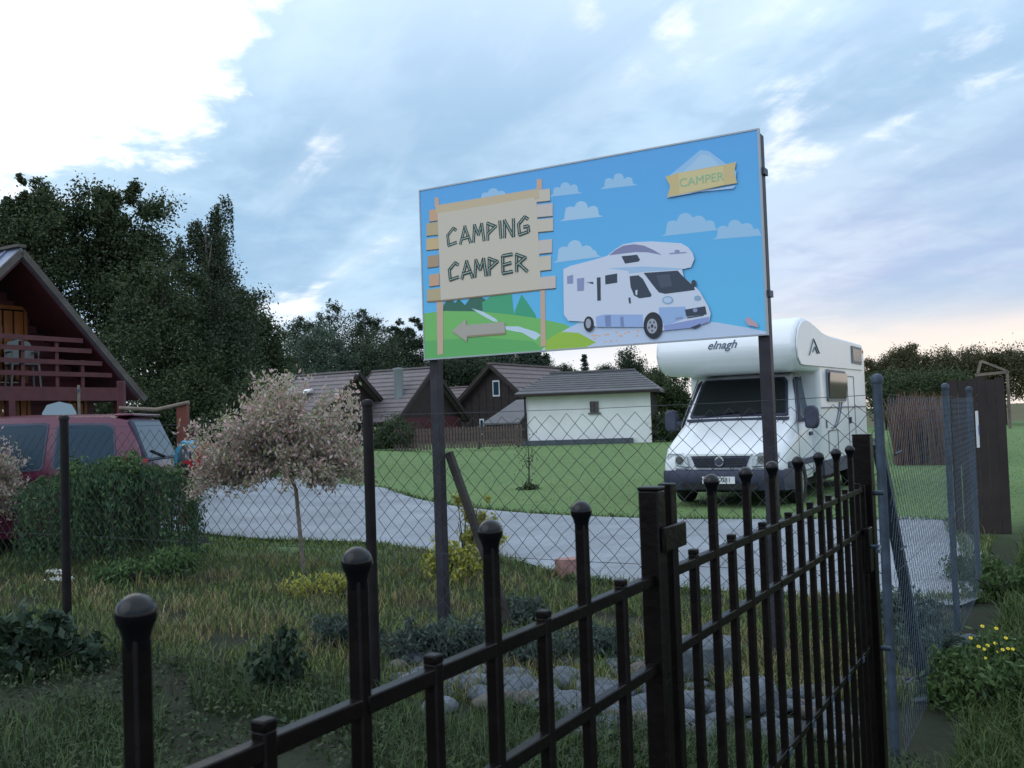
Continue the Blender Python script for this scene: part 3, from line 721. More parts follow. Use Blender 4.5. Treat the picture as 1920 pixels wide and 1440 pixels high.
def make_car():
    P = at(307, 800, 12.35)
    t = thing('car', 'magenta red family car parked on the drive in front of the cabin', 'car', (P.x, P.y, float(G(P.x, P.y))), R_(5))
    hw = .86
    # side outline, x runs forward (to the left, negative)
    S = [(0, .38, .93, .55, .80, .76), (-.03, .30, 1.0, 1.06, .84, .80), (-.12, .28, 1.02, 1.32, .86, .73), (-.27, .28, 1.02, 1.63, .86, .675), (-.50, .26, 1.01, 1.68, .87, .655), (-1.6, .24, 1.0, 1.70, .87, .65), (-2.4, .24, .99, 1.68, .87, .65),
         (-2.75, .24, .98, 1.58, .87, .66), (-3.35, .24, .95, 1.12, .87, .76), (-3.8, .26, .86, .98, .86, .74), (-4.2, .30, .72, .82, .80, .68), (-4.3, .36, .60, .66, .74, .62)]
    rings = []
    for x, z0, zb, zt, wm, wt in S:
        zt = max(zt, zb+.03) if x < -.01 else zb+.04
        h = [(-wm+.06, z0), (-wm, z0+.15), (-wm, zb-.14), (-wm+.015, zb), (-(wt+(wm-wt)*.22), zb+(zt-zb)*.62), (-wt+.03, zt-.03), (-wt*.6, zt), (0, zt+.01)]
        h = h+[(-a, b) for a, b in reversed(h[:-1])]
        rings.append([Vector((x, a, z)) for a, z in h])
    MB().loft(rings).build('body', M_carred, t, True, ang=45)
    def side_pt(x, z, off, s):  # on the greenhouse side
        for a, b in zip(S, S[1:]):
            if b[0] <= x <= a[0]:
                f = (x-a[0])/(b[0]-a[0]); _, z0, zb, zt, wm, wt = [p+(q-p)*f for p, q in zip(a, b)]; break
        w1 = wt+(wm-wt)*.22; zm = zb+(zt-zb)*.62
        w = (wm-.015)+(w1-wm+.015)*min(1, max(0, (z-zb)/(zm-zb)))
        if z > zm: w = w1+(wt-.03-w1)*min(1, (z-zm)/(zt-.03-zm))
        return Vector((x, s*(w+off), z))
    def sheet(nm, P_, off, m, s, par):
        a = [side_pt(x, z, off, s) for x, z in P_]; b = [v-Vector((0, s*.03, 0)) for v in a]; n = len(a)
        return MB().add(a+b, [tuple(range(n)), tuple(range(2*n-1, n-1, -1))]+[(i, i+n, (i+1) % n+n, (i+1) % n) for i in range(n)]).build(nm, m, par)
    for s in (-1, 1):
        for q in ([(-.34, 1.10), (-.40, 1.52), (-.48, 1.57), (-1.03, 1.59), (-1.08, 1.54), (-1.08, 1.06), (-1.02, 1.03), (-.40, 1.05)],
                  [(-1.18, 1.06), (-1.17, 1.58), (-1.22, 1.60), (-1.88, 1.60), (-1.93, 1.56), (-1.95, 1.06), (-1.90, 1.02), (-1.22, 1.03)],
                  [(-2.05, 1.06), (-2.03, 1.59), (-2.3, 1.585), (-2.5, 1.57), (-2.72, 1.50), (-3.2, 1.12), (-3.2, 1.04), (-2.44, 1.02)]):
            w = sheet('side_window', q, .010, M_darkplastic, s, t)
            cx_ = sum(a for a, b in q)/len(q); cz_ = sum(b for a, b in q)/len(q)
            sheet('pane', [(cx_+(a-cx_)*.93, cz_+(b-cz_)*.91) for a, b in q], .016, M_glassblue, s, w)
        mb = MB()
        for x in (-1.13, -2.0):
            mb.bar(side_pt(x, 1.0, .004, s), side_pt(x, .999, .004, s)+Vector((0, 0, -.6)), .012, .01, (0, 1, 0))
        mb.build('door_seam', M_rubber, t)
        for x in (-1.32, -2.2): MB().box((x, s*.875, .93), (.17, .03, .035)).build('door_handle', M_carred, t)
        MB().span((-4.1, s*.868-.012, .58), (-.1, s*.868+.012, .66)).build('rubbing_strip', M_darkplastic, t, bevel=.005)
        # tail lamp wraps the rear corner
        MB().add([(-.02, s*.80, .62), (.022, s*.78, .66), (.0, s*.74, 1.12), (-.22, s*.835, 1.16), (-.26, s*.868, .98), (-.20, s*.878, .70)]+[(-.1, s*.7, .62), (-.1, s*.7, .66), (-.15, s*.66, 1.12), (-.25, s*.75, 1.16), (-.28, s*.78, .98), (-.25, s*.78, .70)],
                 [(0, 1, 2, 3, 4, 5), (0, 6, 7, 1), (1, 7, 8, 2), (2, 8, 9, 3), (3, 9, 10, 4), (4, 10, 11, 5), (5, 11, 6, 0)]).build('tail_light', M_redlamp, t)
        for x in (-.70, -3.35):
            o = MB().lathe([(.36, -.1), (.36, .013)], (x, s*.87, .33), 22, 'y').build('wheel_well', M_rubber, t)
            wheel(t, (x, s*.79, .31), .31, .19, 'y', s)
    # rear window on the sloping tailgate
    def rw(y, u, off):
        a = Vector((-.04, 0, 1.08)); b = Vector((-.255, 0, 1.60)); p = a.lerp(b, u); n = Vector((b.z-a.z, 0, -(b.x-a.x))).normalized()
        return p+n*off+Vector((0, y, 0)), n
    for nm, wb, wt, u0, u1, off, m, par in (('rear_window', .70, .60, .02, .98, .035, M_darkplastic, None), ('pane', .66, .565, .06, .93, .041, M_glassblue, 1)):
        a = []
        for y, u in ((-wb, u0), (wb, u0), (wt, u1), (-wt, u1)): p, n = rw(y, u, off); a.append(p)
        b = [v-n*.05 for v in a]
        o = MB().add(a+b, [(0, 1, 2, 3), (7, 6, 5, 4)]+[(i, i+4, (i+1) % 4+4, (i+1) % 4) for i in range(4)]).build(nm, m, RWO if par else t)
        if not par: RWO = o
    p, n = rw(.05, .05, .05); q, _ = rw(-.42, .22, .05); MB().bar(p, q, .02, .02).build('wiper', M_rubber, t)
    MB().span((-.42, -.60, 1.65), (-.20, .60, 1.68)).build('spoiler', M_carred, t, bevel=.012)
    MB().span((-.26, -.80, .34), (.07, .80, .60)).build('bumper', M_carred, t, bevel=.05)
    MB().span((.0, -.26, .72), (.035, .26, .83)).build('licence_plate', M_whiteplastic, t)
make_car()

# ================================================================ BILLBOARD
SO = Vector((-.632, 7.0, 0)); SW, Z0, Z1 = 2.509, 1.955, 3.202
def SP(px, py):
    """pixel of the print -> (u, v) on the board plane"""
    d = ray(px, py); s = (SO-CAMP).dot(gy)/d.dot(gy); P = CAMP+d*s
    return ((P-SO).dot(gx), P.z)
def make_sign():
    t = thing('billboard', 'blue billboard on two steel posts advertising a campsite with a camper picture', 'billboard', SO, GR)
    # posts behind the panel
    for u in (.055, SW-.03):
        p = MB().span((u-.035, .03, -.3), (u+.035, .10, Z1-.02)).build('post', M_signpost, t, bevel=.004)
        for z in (Z0+.25, Z1-.25): MB().span((u-.05, .024, z-.02), (u+.05, .105, z+.02)).build('clamp', M_galv, p)
    MB().bar((.085, .15, 1.27), (.575, .19, -.06), .05, .05).build('brace', M_bark, t)
    MB().span((0, .0, Z0), (SW, .022, Z1)).build('panel', mat('print_white', (.62, .66, .70), .5), t)
    e = .006
    fr = MB(); fr.span((-.004, -.004, Z1-e), (SW+.004, .026, Z1+.004)); fr.span((-.004, -.004, Z0-.004), (SW+.004, .026, Z0+e)); fr.span((-.004, -.0035, Z0+e), (e, .0255, Z1-e)); fr.span((SW-e, -.0035, Z0+e), (SW+.004, .0255, Z1-e))
    fr.build('edge_trim', mat('trim_aluminium', (.36, .39, .43), .4, metal=.3), t)
    # sky print with its printed blue gradient
    m = bpy.data.materials.new('sky_print'); m.use_nodes = True; N = m.node_tree.nodes; L = m.node_tree.links; p = N['Principled BSDF']; p.inputs['Roughness'].default_value = .45
    tc = N.new('ShaderNodeTexCoord'); se = N.new('ShaderNodeSeparateXYZ'); L.new(tc.outputs['Object'], se.inputs[0])
    rp = N.new('ShaderNodeMapRange'); rp.inputs[1].default_value = Z0; rp.inputs[2].default_value = Z1; L.new(se.outputs[2], rp.inputs[0])
    cr = N.new('ShaderNodeValToRGB'); cr.color_ramp.elements[0].color = (.13, .56, .88, 1); cr.color_ramp.elements[1].color = (.10, .42, .84, 1); L.new(rp.outputs[0], cr.inputs[0]); L.new(cr.outputs[0], p.inputs['Base Color'])
    lay = [0]
    def pr(nm, pts, m, uv=False, par=None):
        lay[0] += 1; y = -.00006*lay[0]-.0005
        vs = []
        for q in pts:
            u, v = q if uv else SP(*q)
            u = min(max(u, e), SW-e); v = min(max(v, Z0+e), Z1-e); vs.append((u, y, v))
        return MB().poly(vs).build(nm, m, par or t)
    PM = lambda n, *c: mat('print_'+n, tuple(v*min(1.3, .86/max(srgb(*c))) for v in srgb(*c)), .5)
    K5 = lambda a, b: (800+a/4.115, 330+b/4.115)
    K6 = lambda a, b: (1040+a/6, 430+b/6)
    pr('printed_sky', [(e, Z0+e), (SW-e, Z0+e), (SW-e, Z1-e), (e, Z1-e)], m, True)
    pale = PM('cloud', 158, 202, 236); paler = PM('cloud_light', 176, 212, 240)
    def cloud(lobes, base, mm):
        # one outline from a row of arcs over a flat base
        x0 = min(c[0]-c[2] for c in lobes); x1 = max(c[0]+c[2] for c in lobes); pts = []
        for i in range(33):
            x = x0+(x1-x0)*i/32; f = (x-x0)/(x1-x0)
            by = base[0]+(base[1]-base[0])*f
            top = by-2
            for cx, cy, r in lobes:
                if abs(x-cx) < r: top = min(top, cy-math.sqrt(r*r-(x-cx)**2)*.9)
            pts.append((x, top))
        pts += [(x1+8, base[1]+1), (x0-8, base[0]+3)]
        pr('printed_cloud', pts, mm)
    cloud([(1060, 350, 9), (1076, 353, 8), (1045, 358, 8)], (366, 361), pale)
    cloud([(1160, 334, 10), (1178, 340, 9), (1142, 342, 9)], (352, 346), pale)
    cloud([(1090, 388, 12), (1112, 396, 11), (1070, 398, 12)], (412, 405), paler)
    cloud([(1285, 412, 14), (1310, 416, 13), (1262, 426, 14), (1330, 424, 12)], (440, 430), pale)
    cloud([(1378, 424, 13), (1400, 430, 13), (1356, 434, 12), (1418, 436, 8)], (446, 440), pale)
    cloud([(1078, 462, 13), (1100, 470, 11), (1058, 474, 13), (1112, 476, 8)], (490, 480), paler)
    cloud([(925, 362, 10), (940, 366, 9), (910, 368, 8)], (374, 368), pale)
    # meadow, path, trees
    pr('printed_tree', [(830, 590), (832, 572), (842, 558), (854, 568), (860, 560), (872, 572), (884, 556), (900, 556), (912, 562), (914, 592)], PM('far_green', 44, 96, 80))
    pr('printed_tree', [(906, 592), (904, 568), (924, 552), (960, 552), (964, 592)], PM('tree_green', 60, 150, 110))
    pr('printed_tree', [(960, 602), (966, 582), (978, 552), (990, 568), (1004, 590), (1010, 608)], PM('tree_green2', 52, 148, 112))
    pr('printed_meadow', [(792, 588), (830, 583), (900, 584), (960, 590), (1010, 597), (1060, 608), (1112, 640), (1040, 658), (796, 676)], PM('meadow', 106, 172, 92))
    pr('printed_meadow', [(792, 640), (900, 632), (1000, 640), (1020, 659), (796, 676)], PM('meadow_dark', 88, 160, 90))
    pr('printed_path', [(884, 578), (905, 584), (930, 598), (934, 604), (924, 602), (902, 590)], PM('path', 190, 210, 225))
    pr('printed_path', [(946, 612), (972, 612), (1004, 622), (1014, 628), (1004, 638), (980, 624), (948, 618)], PM('path', 190, 210, 225))
    pr('printed_ground', [(1016, 660), (1040, 630), (1064, 616), (1100, 598), (1340, 604), (1400, 614), (1437, 622), (1439, 630)], PM('gravel', 178, 192, 214))
    pr('printed_meadow', [(1022, 640), (1050, 622), (1085, 624), (1118, 642), (1100, 652), (1022, 660)], PM('meadow_yellow', 142, 178, 62))
    for _ in range(16):
        x, y = 1110+random.random()*90, 619+random.random()*22
        pr('printed_pebble', [(x-3, y), (x, y-2), (x+3, y), (x, y+2)], PM('pebble', *random.choice([(220, 150, 130), (150, 160, 175), (214, 168, 140), (120, 130, 140)])))
    # wooden signboard
    tan = [PM('tan', 190, 150, 120), PM('tan2', 172, 155, 120), PM('tan3', 188, 164, 120), PM('tan4', 160, 135, 110)]
    wood = PM('wood', 188, 178, 162); dark = PM('dark', 70, 70, 72)
    for P in ([(62, 160), (96, 175), (98, 240), (64, 240)], [(850, 25), (892, 25), (892, 110), (850, 110)], [(78, 950), (128, 950), (128, 1375), (86, 1380)], [(878, 870), (914, 868), (920, 1312), (882, 1318)]):
        pr('printed_post', [K5(*q) for q in P], PM('post', 186, 156, 136))
    for i, (a, b, c, d) in enumerate([(22, 255, 95, 350), (0, 358, 95, 460), (0, 478, 95, 570), (8, 610, 95, 705), (22, 755, 100, 850), (5, 868, 110, 965)]):
        pr('printed_plank', [K5(a, b+8), K5(c, b-4), K5(c, d-4), K5(a, d+6)], tan[i % 4])
        pr('printed_gap', [K5(a, d+2), K5(c, d-8), K5(c, d-2), K5(a, d+9)], dark)
    for i, (a, b, c, d) in enumerate([(840, 104, 955, 200), (840, 216, 975, 318), (840, 330, 978, 432), (850, 492, 970, 600), (850, 618, 962, 732), (860, 775, 998, 874)]):
        pr('printed_plank', [K5(a, b+8), K5(c, b-6), K5(c, d-4), K5(a, d+8)], [wood, PM('wood2', 188, 176, 168)][i % 2])
        pr('printed_gap', [K5(a, d+2), K5(c, d-10), K5(c, d-3), K5(a, d+10)], dark)
    pr('printed_plank', [K5(70, 228), K5(860, 98), K5(870, 170), K5(76, 300)], PM('tan5', 186, 166, 136))
    pr('printed_board', [K5(86, 290), K5(830, 165), K5(850, 200), K5(886, 878), K5(112, 962)], wood)
    pr('printed_gap', [K5(10, 964), K5(112, 958), K5(890, 872), K5(890, 882), K5(112, 970), K5(12, 976)], PM('tan6', 120, 104, 84))
    # arrow
    pr('printed_arrow', [K5(205, 1205), K5(308, 1118), K5(312, 1160), K5(606, 1136), K5(612, 1222), K5(316, 1246), K5(316, 1285)], PM('arrow_shade', 132, 120, 96))
    pr('printed_arrow', [K5(198, 1196), K5(300, 1108), K5(308, 1150), K5(602, 1126), K5(608, 1208), K5(312, 1232), K5(310, 1276)], PM('arrow', 158, 152, 142))
    # twig lettering
    C_ = [[(.95, .82), (.62, 1)], [(.70, 1), (.08, .62)], [(.10, .70), (.16, .02)], [(.08, .05), (.95, .16)]]
    P_ = [[(.08, 0), (.16, 1.02)], [(.05, .98), (.92, .68)], [(.92, .74), (.10, .36)]]
    GL = {'C': C_, 'A': [[(0, 0), (.55, 1.02)], [(.48, 1.02), (1, 0)], [(.15, .3), (.9, .36)]], 'M': [[(0, 0), (.18, 1.02)], [(.14, 1), (.52, .36)], [(.48, .36), (.86, 1.02)], [(.84, 1.02), (1, 0)]],
          'P': P_, 'I': [[(.5, 0), (.42, 1)]], 'N': [[(.06, 0), (.12, 1)], [(.1, 1), (.86, 0)], [(.86, -.02), (.92, 1)]], 'G': C_+[[(.95, .12), (.92, .5)], [(.95, .46), (.5, .44)]],
          'E': [[(.1, 0), (.14, 1)], [(.08, .98), (.98, 1.0)], [(.1, .48), (.86, .54)], [(.06, .03), (.95, .06)]], 'R': P_+[[(.35, .42), (1.0, -.05)]]}
    ink = PM('twig_ink', 24, 30, 32); sap = PM('twig_light', 132, 158, 146)
    def word(txt, a, b, h, wid):
        ua, va = SP(*K5(*a)); ub, vb = SP(*K5(*b)); n = len(txt); H = h
        adv = [0]
        for p_, q_ in zip(txt, txt[1:]): adv.append(adv[-1]+(.62 if 'I' in (p_, q_) else 1))
        for i, ch in enumerate(txt):
            w = wid*(.45 if ch == 'I' else 1); f_ = adv[i]/adv[-1]
            cu = ua+(ub-ua)*f_; cv = va+(vb-va)*f_
            L_ = None
            for (x0, y0), (x1, y1) in GL[ch]:
                p = Vector((cu+(x0-.5)*w, 0, cv+y0*H)); q = Vector((cu+(x1-.5)*w, 0, cv+y1*H)); d = (q-p).normalized(); nn = Vector((-d.z, 0, d.x))
                k = .0128
                for wd, mm in ((k, ink), (k*.30, sap)):
                    o = pr('printed_letter' if L_ is None else 'twig', [(c_.x, c_.z) for c_ in (p+nn*wd*.8, q+nn*wd, q-nn*wd*.9, p-nn*wd)], mm, True, L_)
                    L_ = L_ or o
    word('CAMPING', (200, 540), (750, 458), .128, .090)
    word('CAMPER', (215, 806), (735, 736), .128, .094)
    # tent logo with banner
    pr('printed_tent', [(1256, 330), (1314, 282), (1330, 284), (1382, 322), (1380, 340), (1258, 362)], PM('tent', 150, 195, 232))
    pr('printed_tent', [(1275, 330), (1316, 290), (1332, 292), (1362, 322)], PM('tent_light', 172, 208, 236))
    pr('printed_banner', [(1256, 366), (1250, 372), (1254, 370), (1380, 348), (1376, 354)], PM('tent_white', 176, 205, 236))
    pr('printed_banner', [(1249, 332), (1272, 325), (1361, 309), (1381, 304), (1378, 324), (1383, 344), (1360, 348), (1274, 366), (1252, 370), (1258, 350)], PM('banner', 190, 170, 122))
    pr('printed_banner', [(1273, 325), (1357, 311), (1358, 346), (1275, 364)], PM('banner_mid', 196, 180, 132))
    o = link('printed_lettering', text_mesh('CAMPER', .075, PM('banner_ink', 130, 172, 138), 'printed_lettering', 0, .0005, 0), t)
    u, v = SP(1316, 338); o.rotation_euler = (PI/2, 0, 0); o.location = (u, -.00006*lay[0]-.0012, v); o.scale.x = 1.02; lay[0] += 5
    # camper drawing
    LAV = PM('camper', 202, 208, 224)
    pr('printed_camper', [K6(*q) for q in [(105, 450), (190, 412), (430, 350), (600, 300), (690, 225), (780, 170), (920, 146), (1100, 138), (1430, 160), (1510, 205), (1560, 270), (1578, 335), (1540, 430), (1440, 452), (1460, 540), (1560, 620), (1640, 700), (1690, 790), (1735, 870), (1762, 950), (1745, 1040), (1560, 1105), (1230, 1140), (1000, 1100), (480, 1100), (340, 1040), (160, 1030), (112, 960)]], LAV)
    def cp(nm, pts, c): pr(nm, [K6(*q) for q in pts], c)
    nav = PM('navy', 44, 56, 72); mid = PM('mid', 128, 136, 172); blu = PM('shade', 140, 166, 204); blk = PM('tyre', 26, 32, 42)
    cp('printed_roof', [(620, 295), (690, 235), (780, 185), (900, 170), (1010, 185), (1120, 235), (1215, 292), (1060, 262), (920, 258), (780, 275)], PM('roof', 120, 122, 156))
    cp('printed_shade', [(590, 440), (1000, 420), (1440, 440), (1430, 456), (1010, 480), (840, 500), (840, 470)], PM('shade2', 152, 180, 208))
    cp('printed_shade', [(1180, 880), (1480, 870), (1490, 1000), (1250, 1090), (1180, 1000)], blu)
    cp('printed_bumper', [(1230, 1085), (1500, 1030), (1745, 985), (1740, 1045), (1560, 1108), (1240, 1140)], PM('bumper', 130, 144, 190))
    cp('printed_skirt', [(470, 985), (560, 960), (1000, 960), (1005, 1100), (480, 1100)], PM('skirt', 142, 164, 205))
    cp('printed_skirt', [(570, 975), (640, 965), (640, 1095), (580, 1095)], PM('skirt2', 112, 128, 166))
    cp('printed_skirt', [(745, 985), (780, 985), (790, 1095), (750, 1095)], PM('skirt2', 112, 128, 166))
    cp('printed_window', [(758, 305), (935, 288), (968, 345), (950, 366), (800, 388)], nav)
    cp('printed_windscreen', [(1008, 492), (1390, 466), (1450, 530), (1570, 640), (1585, 685), (1250, 728), (1180, 712), (1120, 640)], nav)
    cp('printed_reflection', [(1150, 520), (1300, 505), (1330, 640), (1200, 660)], PM('glass2', 62, 74, 90))
    cp('printed_window', [(850, 530), (950, 518), (1000, 560), (1098, 740), (1085, 762), (960, 778), (900, 745), (862, 650)], nav)
    cp('printed_reflection', [(915, 690), (940, 680), (935, 745), (918, 735)], PM('mirror_white', 200, 210, 222))
    cp('printed_window', [(575, 522), (710, 498), (712, 602), (578, 622)], nav)
    cp('printed_window', [(482, 545), (524, 540), (527, 802), (488, 806)], nav)
    cp('printed_window', [(258, 558), (340, 545), (336, 692), (264, 696)], mid)
    cp('printed_window', [(148, 530), (216, 512), (216, 610), (150, 616)], mid)
    cp('printed_handle', [(360, 600), (440, 592), (444, 620), (400, 606)], nav)
    cp('printed_handle', [(836, 772), (860, 768), (866, 834), (846, 836)], nav)
    cp('printed_grille', [(1472, 905), (1700, 866), (1718, 958), (1490, 984)], nav)
    cp('printed_vent', [(1495, 990), (1690, 962), (1680, 975), (1500, 1004)], nav)
    cp('printed_vent', [(1360, 998), (1445, 985), (1448, 1004), (1370, 1018)], mid)
    cp('printed_vent', [(1530, 1108), (1650, 1060), (1640, 1090), (1580, 1118)], nav)
    def ell(cx, cy, rx, ry, n=24): return [(cx+rx*math.cos(2*PI*k/n), cy+ry*math.sin(2*PI*k/n)) for k in range(n)]
    cp('printed_badge', ell(1588, 912, 26, 22), mid)
    cp('printed_headlight', ell(1280, 798, 62, 46), PM('lamp', 128, 158, 184)); cp('printed_headlight', ell(1278, 798, 46, 32), PM('lamp2', 176, 196, 220))
    cp('printed_headlight', ell(1615, 776, 40, 30), PM('lamp', 128, 158, 184))
    cp('printed_mirror', ell(1572, 612, 28, 42), nav)
    cp('printed_badge', ell(1385, 250, 30, 18), mid); cp('printed_stripe', [(1300, 268), (1490, 256), (1490, 266), (1300, 280)], mid)
    cp('printed_wheel', ell(1116, 1082, 108, 150), blk); cp('printed_hub', ell(1104, 1090, 58, 84), PM('hub', 146, 152, 164)); cp('printed_hub', ell(1104, 1090, 14, 20), blk)
    for k in range(5):
        a = 2*PI*k/5+.3; x, y = 1104+36*math.cos(a), 1090+52*math.sin(a); cp('printed_hub', ell(x, y, 10, 15, 10), PM('hubdark', 70, 74, 86))
    cp('printed_wheel', ell(393, 1066, 56, 86), blk); cp('printed_hub', ell(388, 1060, 30, 54), PM('hub', 146, 152, 164))
    # small red mark low on the right
    pr('printed_mark', [(1398, 600), (1404, 594), (1412, 600), (1420, 606), (1424, 614), (1414, 612), (1404, 610)], PM('mark', 178, 148, 160))
make_sign()

# ================================================================ IRON FENCE AND GATE
FO = Vector((-.274, .70, 0))
def make_iron():
    top = 1.383
    def picket_mesh():
        mb = MB(); w = .0078
        for s in (1,):
            mb.box((0, 0, (top-.030)/2+.02), (2*w, 2*w, top-.030-.04))
        return mb.mesh('picket', M_iron, True)
    def ball_mesh():
        r = .0150; z = top-.0135
        pr = [(.0086, z-.024), (.0098, z-.017), (.0112, z-.0115)]+[(r*math.sin(a), z-r*math.cos(a)) for a in [PI*k/16 for k in range(5, 17)]]
        pr[-1] = (.0004, z+r); return MB().lathe(pr, (0, 0, 0), 20).mesh('ball_finial', M_ball, True, 60)
    def short_mesh():
        mb = MB(); mb.box((0, 0, .64), (.0156, .0156, 1.22)); mb.box((0, 0, 1.254), (.0162, .0162, .010)); return mb.mesh('short_picket', M_iron, True)
    pm, bm_, sm = picket_mesh(), ball_mesh(), short_mesh()
    def bev(o, w=.002):
        b = o.modifiers.new('bevel', 'BEVEL'); b.width = w; b.segments = 2; b.limit_method = 'ANGLE'; return o
    def pick(t, y):
        o = link('picket', pm, t); o.location = (0, y, 0); o.rotation_euler = (random.gauss(0, .0022), random.gauss(0, .0022), 0); bev(o); b = link('ball_finial', bm_, o); return o
    def short(t, y): o = link('short_picket', sm, t); o.location = (0, y, random.uniform(-.002, .002)); o.rotation_euler = (random.gauss(0, .002), 0, 0); bev(o)
    def rails(t, segs, zs):
        for z in zs:
            for a, b in segs: MB().span((-.0073, a, z-.0085), (.0073, b, z+.0085)).build('rail', M_iron, t, bevel=.0015)
    t = thing('iron_fence', 'dark brown iron fence with ball topped pickets at the front of the garden', 'fence', FO, GR)
    ys = [.243*k for k in range(-6, 4)]
    for y in ys: pick(t, y); short(t, y+.122)
    allp = sorted(ys+[y+.122 for y in ys])
    segs = [(a+.004, b-.004) for a, b in zip([-1.52]+allp, allp+[.972])]
    rails(t, segs, (1.236, 1.098, .16))
    # post between fence and gate, and the far gate post
    for (y, w, h, lab) in ((.985, .034, 1.384, 'slim square brown iron gate post beside the fence, with a hinge plate'), (2.83, .056, 1.412, 'thick square iron gate post at the far end, beside the wire fence')):
        P = FO+gy*y; p = thing('gate_post', lab, 'gate post', P, GR, 'posts of the iron gate')
        MB().span((-w/2, -w/2, -.1), (w/2, w/2, h-.006)).build('shaft', M_iron, p, bevel=.003)
        MB().span((-w/2-.0006, -w/2-.0006, h-.006), (w/2+.0006, w/2+.0006, h)).build('cap', M_iron, p, bevel=.002)
        if y < 2:
            for z in (1.30, .5): MB().span((w/2+.001, -.012, z-.02), (w/2+.009, .085, z+.02)).build('hinge_plate', M_iron, p, bevel=.002)
            MB().lathe([(.002, -.004), (.012, -.003), (.014, .0)], (w/2+.0, 0, 1.08), 12, 'x').build('screw_head', M_chrome, p, True)
        else:
            for z in (1.22, .72): MB().tube([(w/2, 0, z), (w/2+.03, 0, z)], .008, 8).build('bolt', M_galv, p)
    g = thing('iron_gate', 'dark brown iron gate wing with seven ball topped pickets and a latch', 'gate', FO, GR)
    gp_ = [1.283+.222*k for k in range(7)]; gs = [y-.111 for y in gp_]+[gp_[-1]+.085]
    for y in gp_: pick(g, y)
    for y in gs: short(g, y)
    allp = sorted(gp_+gs); st = (1.055, 2.775)
    segs = [(a+.004, b-.004) for a, b in zip([st[0]]+allp, allp+[st[1]])]
    rails(g, segs, (1.236, 1.105, .73, .16))
    for y in st: MB().span((-.012, y-.012, .08), (.012, y+.012, 1.384 if y < 2 else 1.25)).build('stile', M_iron, g, bevel=.002)
    for y in gp_: MB().span((.0095, y-.012, .722), (.0125, y+.012, .738)).build('clip', M_galv, g)
    MB().span((.013, 2.70, .98), (.03, 2.76, 1.12)).build('latch_box', M_iron, g, bevel=.003)
    MB().tube([(.03, 2.73, 1.06), (.055, 2.73, 1.06), (.06, 2.66, 1.055)], .006, 8).build('handle', M_galv, g)
make_iron()

# ================================================================ WIRE FENCES
def wire_mesh(L, H, cell, r, wob=.006, z0=.04, rng=RNG, m=None):
    """chain-link: every wire a zigzag of height H, neighbours hooked together"""
    V = []; F = []; w = cell/2; nz = int(H/w); n = 0
    def seg(p, q):
        nonlocal n
        d = q-p; d = d/np.linalg.norm(d); a = np.cross(d, [0, 1, 0]); a /= np.linalg.norm(a); b = np.array([0, 1., 0])
        for c in (p, q):
            for k in range(3):
                V.append(c+r*(a*math.cos(2.094*k)+b*math.sin(2.094*k)))
        for k in range(3): F.append((n+k, n+(k+1) % 3, n+3+(k+1) % 3, n+3+k))
        n += 6
    nx = int(L/cell)
    dx = rng.normal(size=(nx*2+3, nz+2))*wob*.5; dz = rng.normal(size=(nx*2+3, nz+2))*wob*.5
    def node(i, j): return np.array([min(L, max(0, i*w+dx[i, j])), 0, z0+j*w+dz[i, j]])
    for i in range(2*nx):
        for j in range(nz):
            if (i+j) % 2 == 0: seg(node(i, j), node(i+1, j+1))
            else: seg(node(i, j+1), node(i+1, j))
    return npmesh('wire_mesh', np.array(V), np.array(F), m or M_wire)
def wire_fence(name, label, P, rz, posts, H, m, postr, cell=.092, group=None, bays=None, wr=.0012, wm=None, first=True):
    t = thing(name, label, 'fence', P, rz, group)
    for d in posts[0 if first else 1:]:
        p = MB().tube([(d, .03, -.1), (d, .03, H+.02)], postr, 10).build('post', m, t, True)
        MB().lathe([(postr+.004, H), (postr+.006, H+.02), (postr*.9, H+.035), (.002, H+.04)], (d, .03, 0), 12).build('cap', m, p, True)
    for a, b in zip(posts, posts[1:]):
        o = link('wire_mesh', wire_mesh(b-a, H-.1, cell, wr, m=wm), t); o['kind'] = 'stuff'; o.location = (a, 0, 0)
    for z in (.06, H*.5, H-.05):
        pts = []
        for a, b in zip(posts, posts[1:]):
            for k in range(5): pts.append((a+(b-a)*k/4, -.003, z-.012*math.sin(PI*k/4)))
        MB().tube(pts, .0015, 4).build('tension_wire', M_wire, t)
    return t
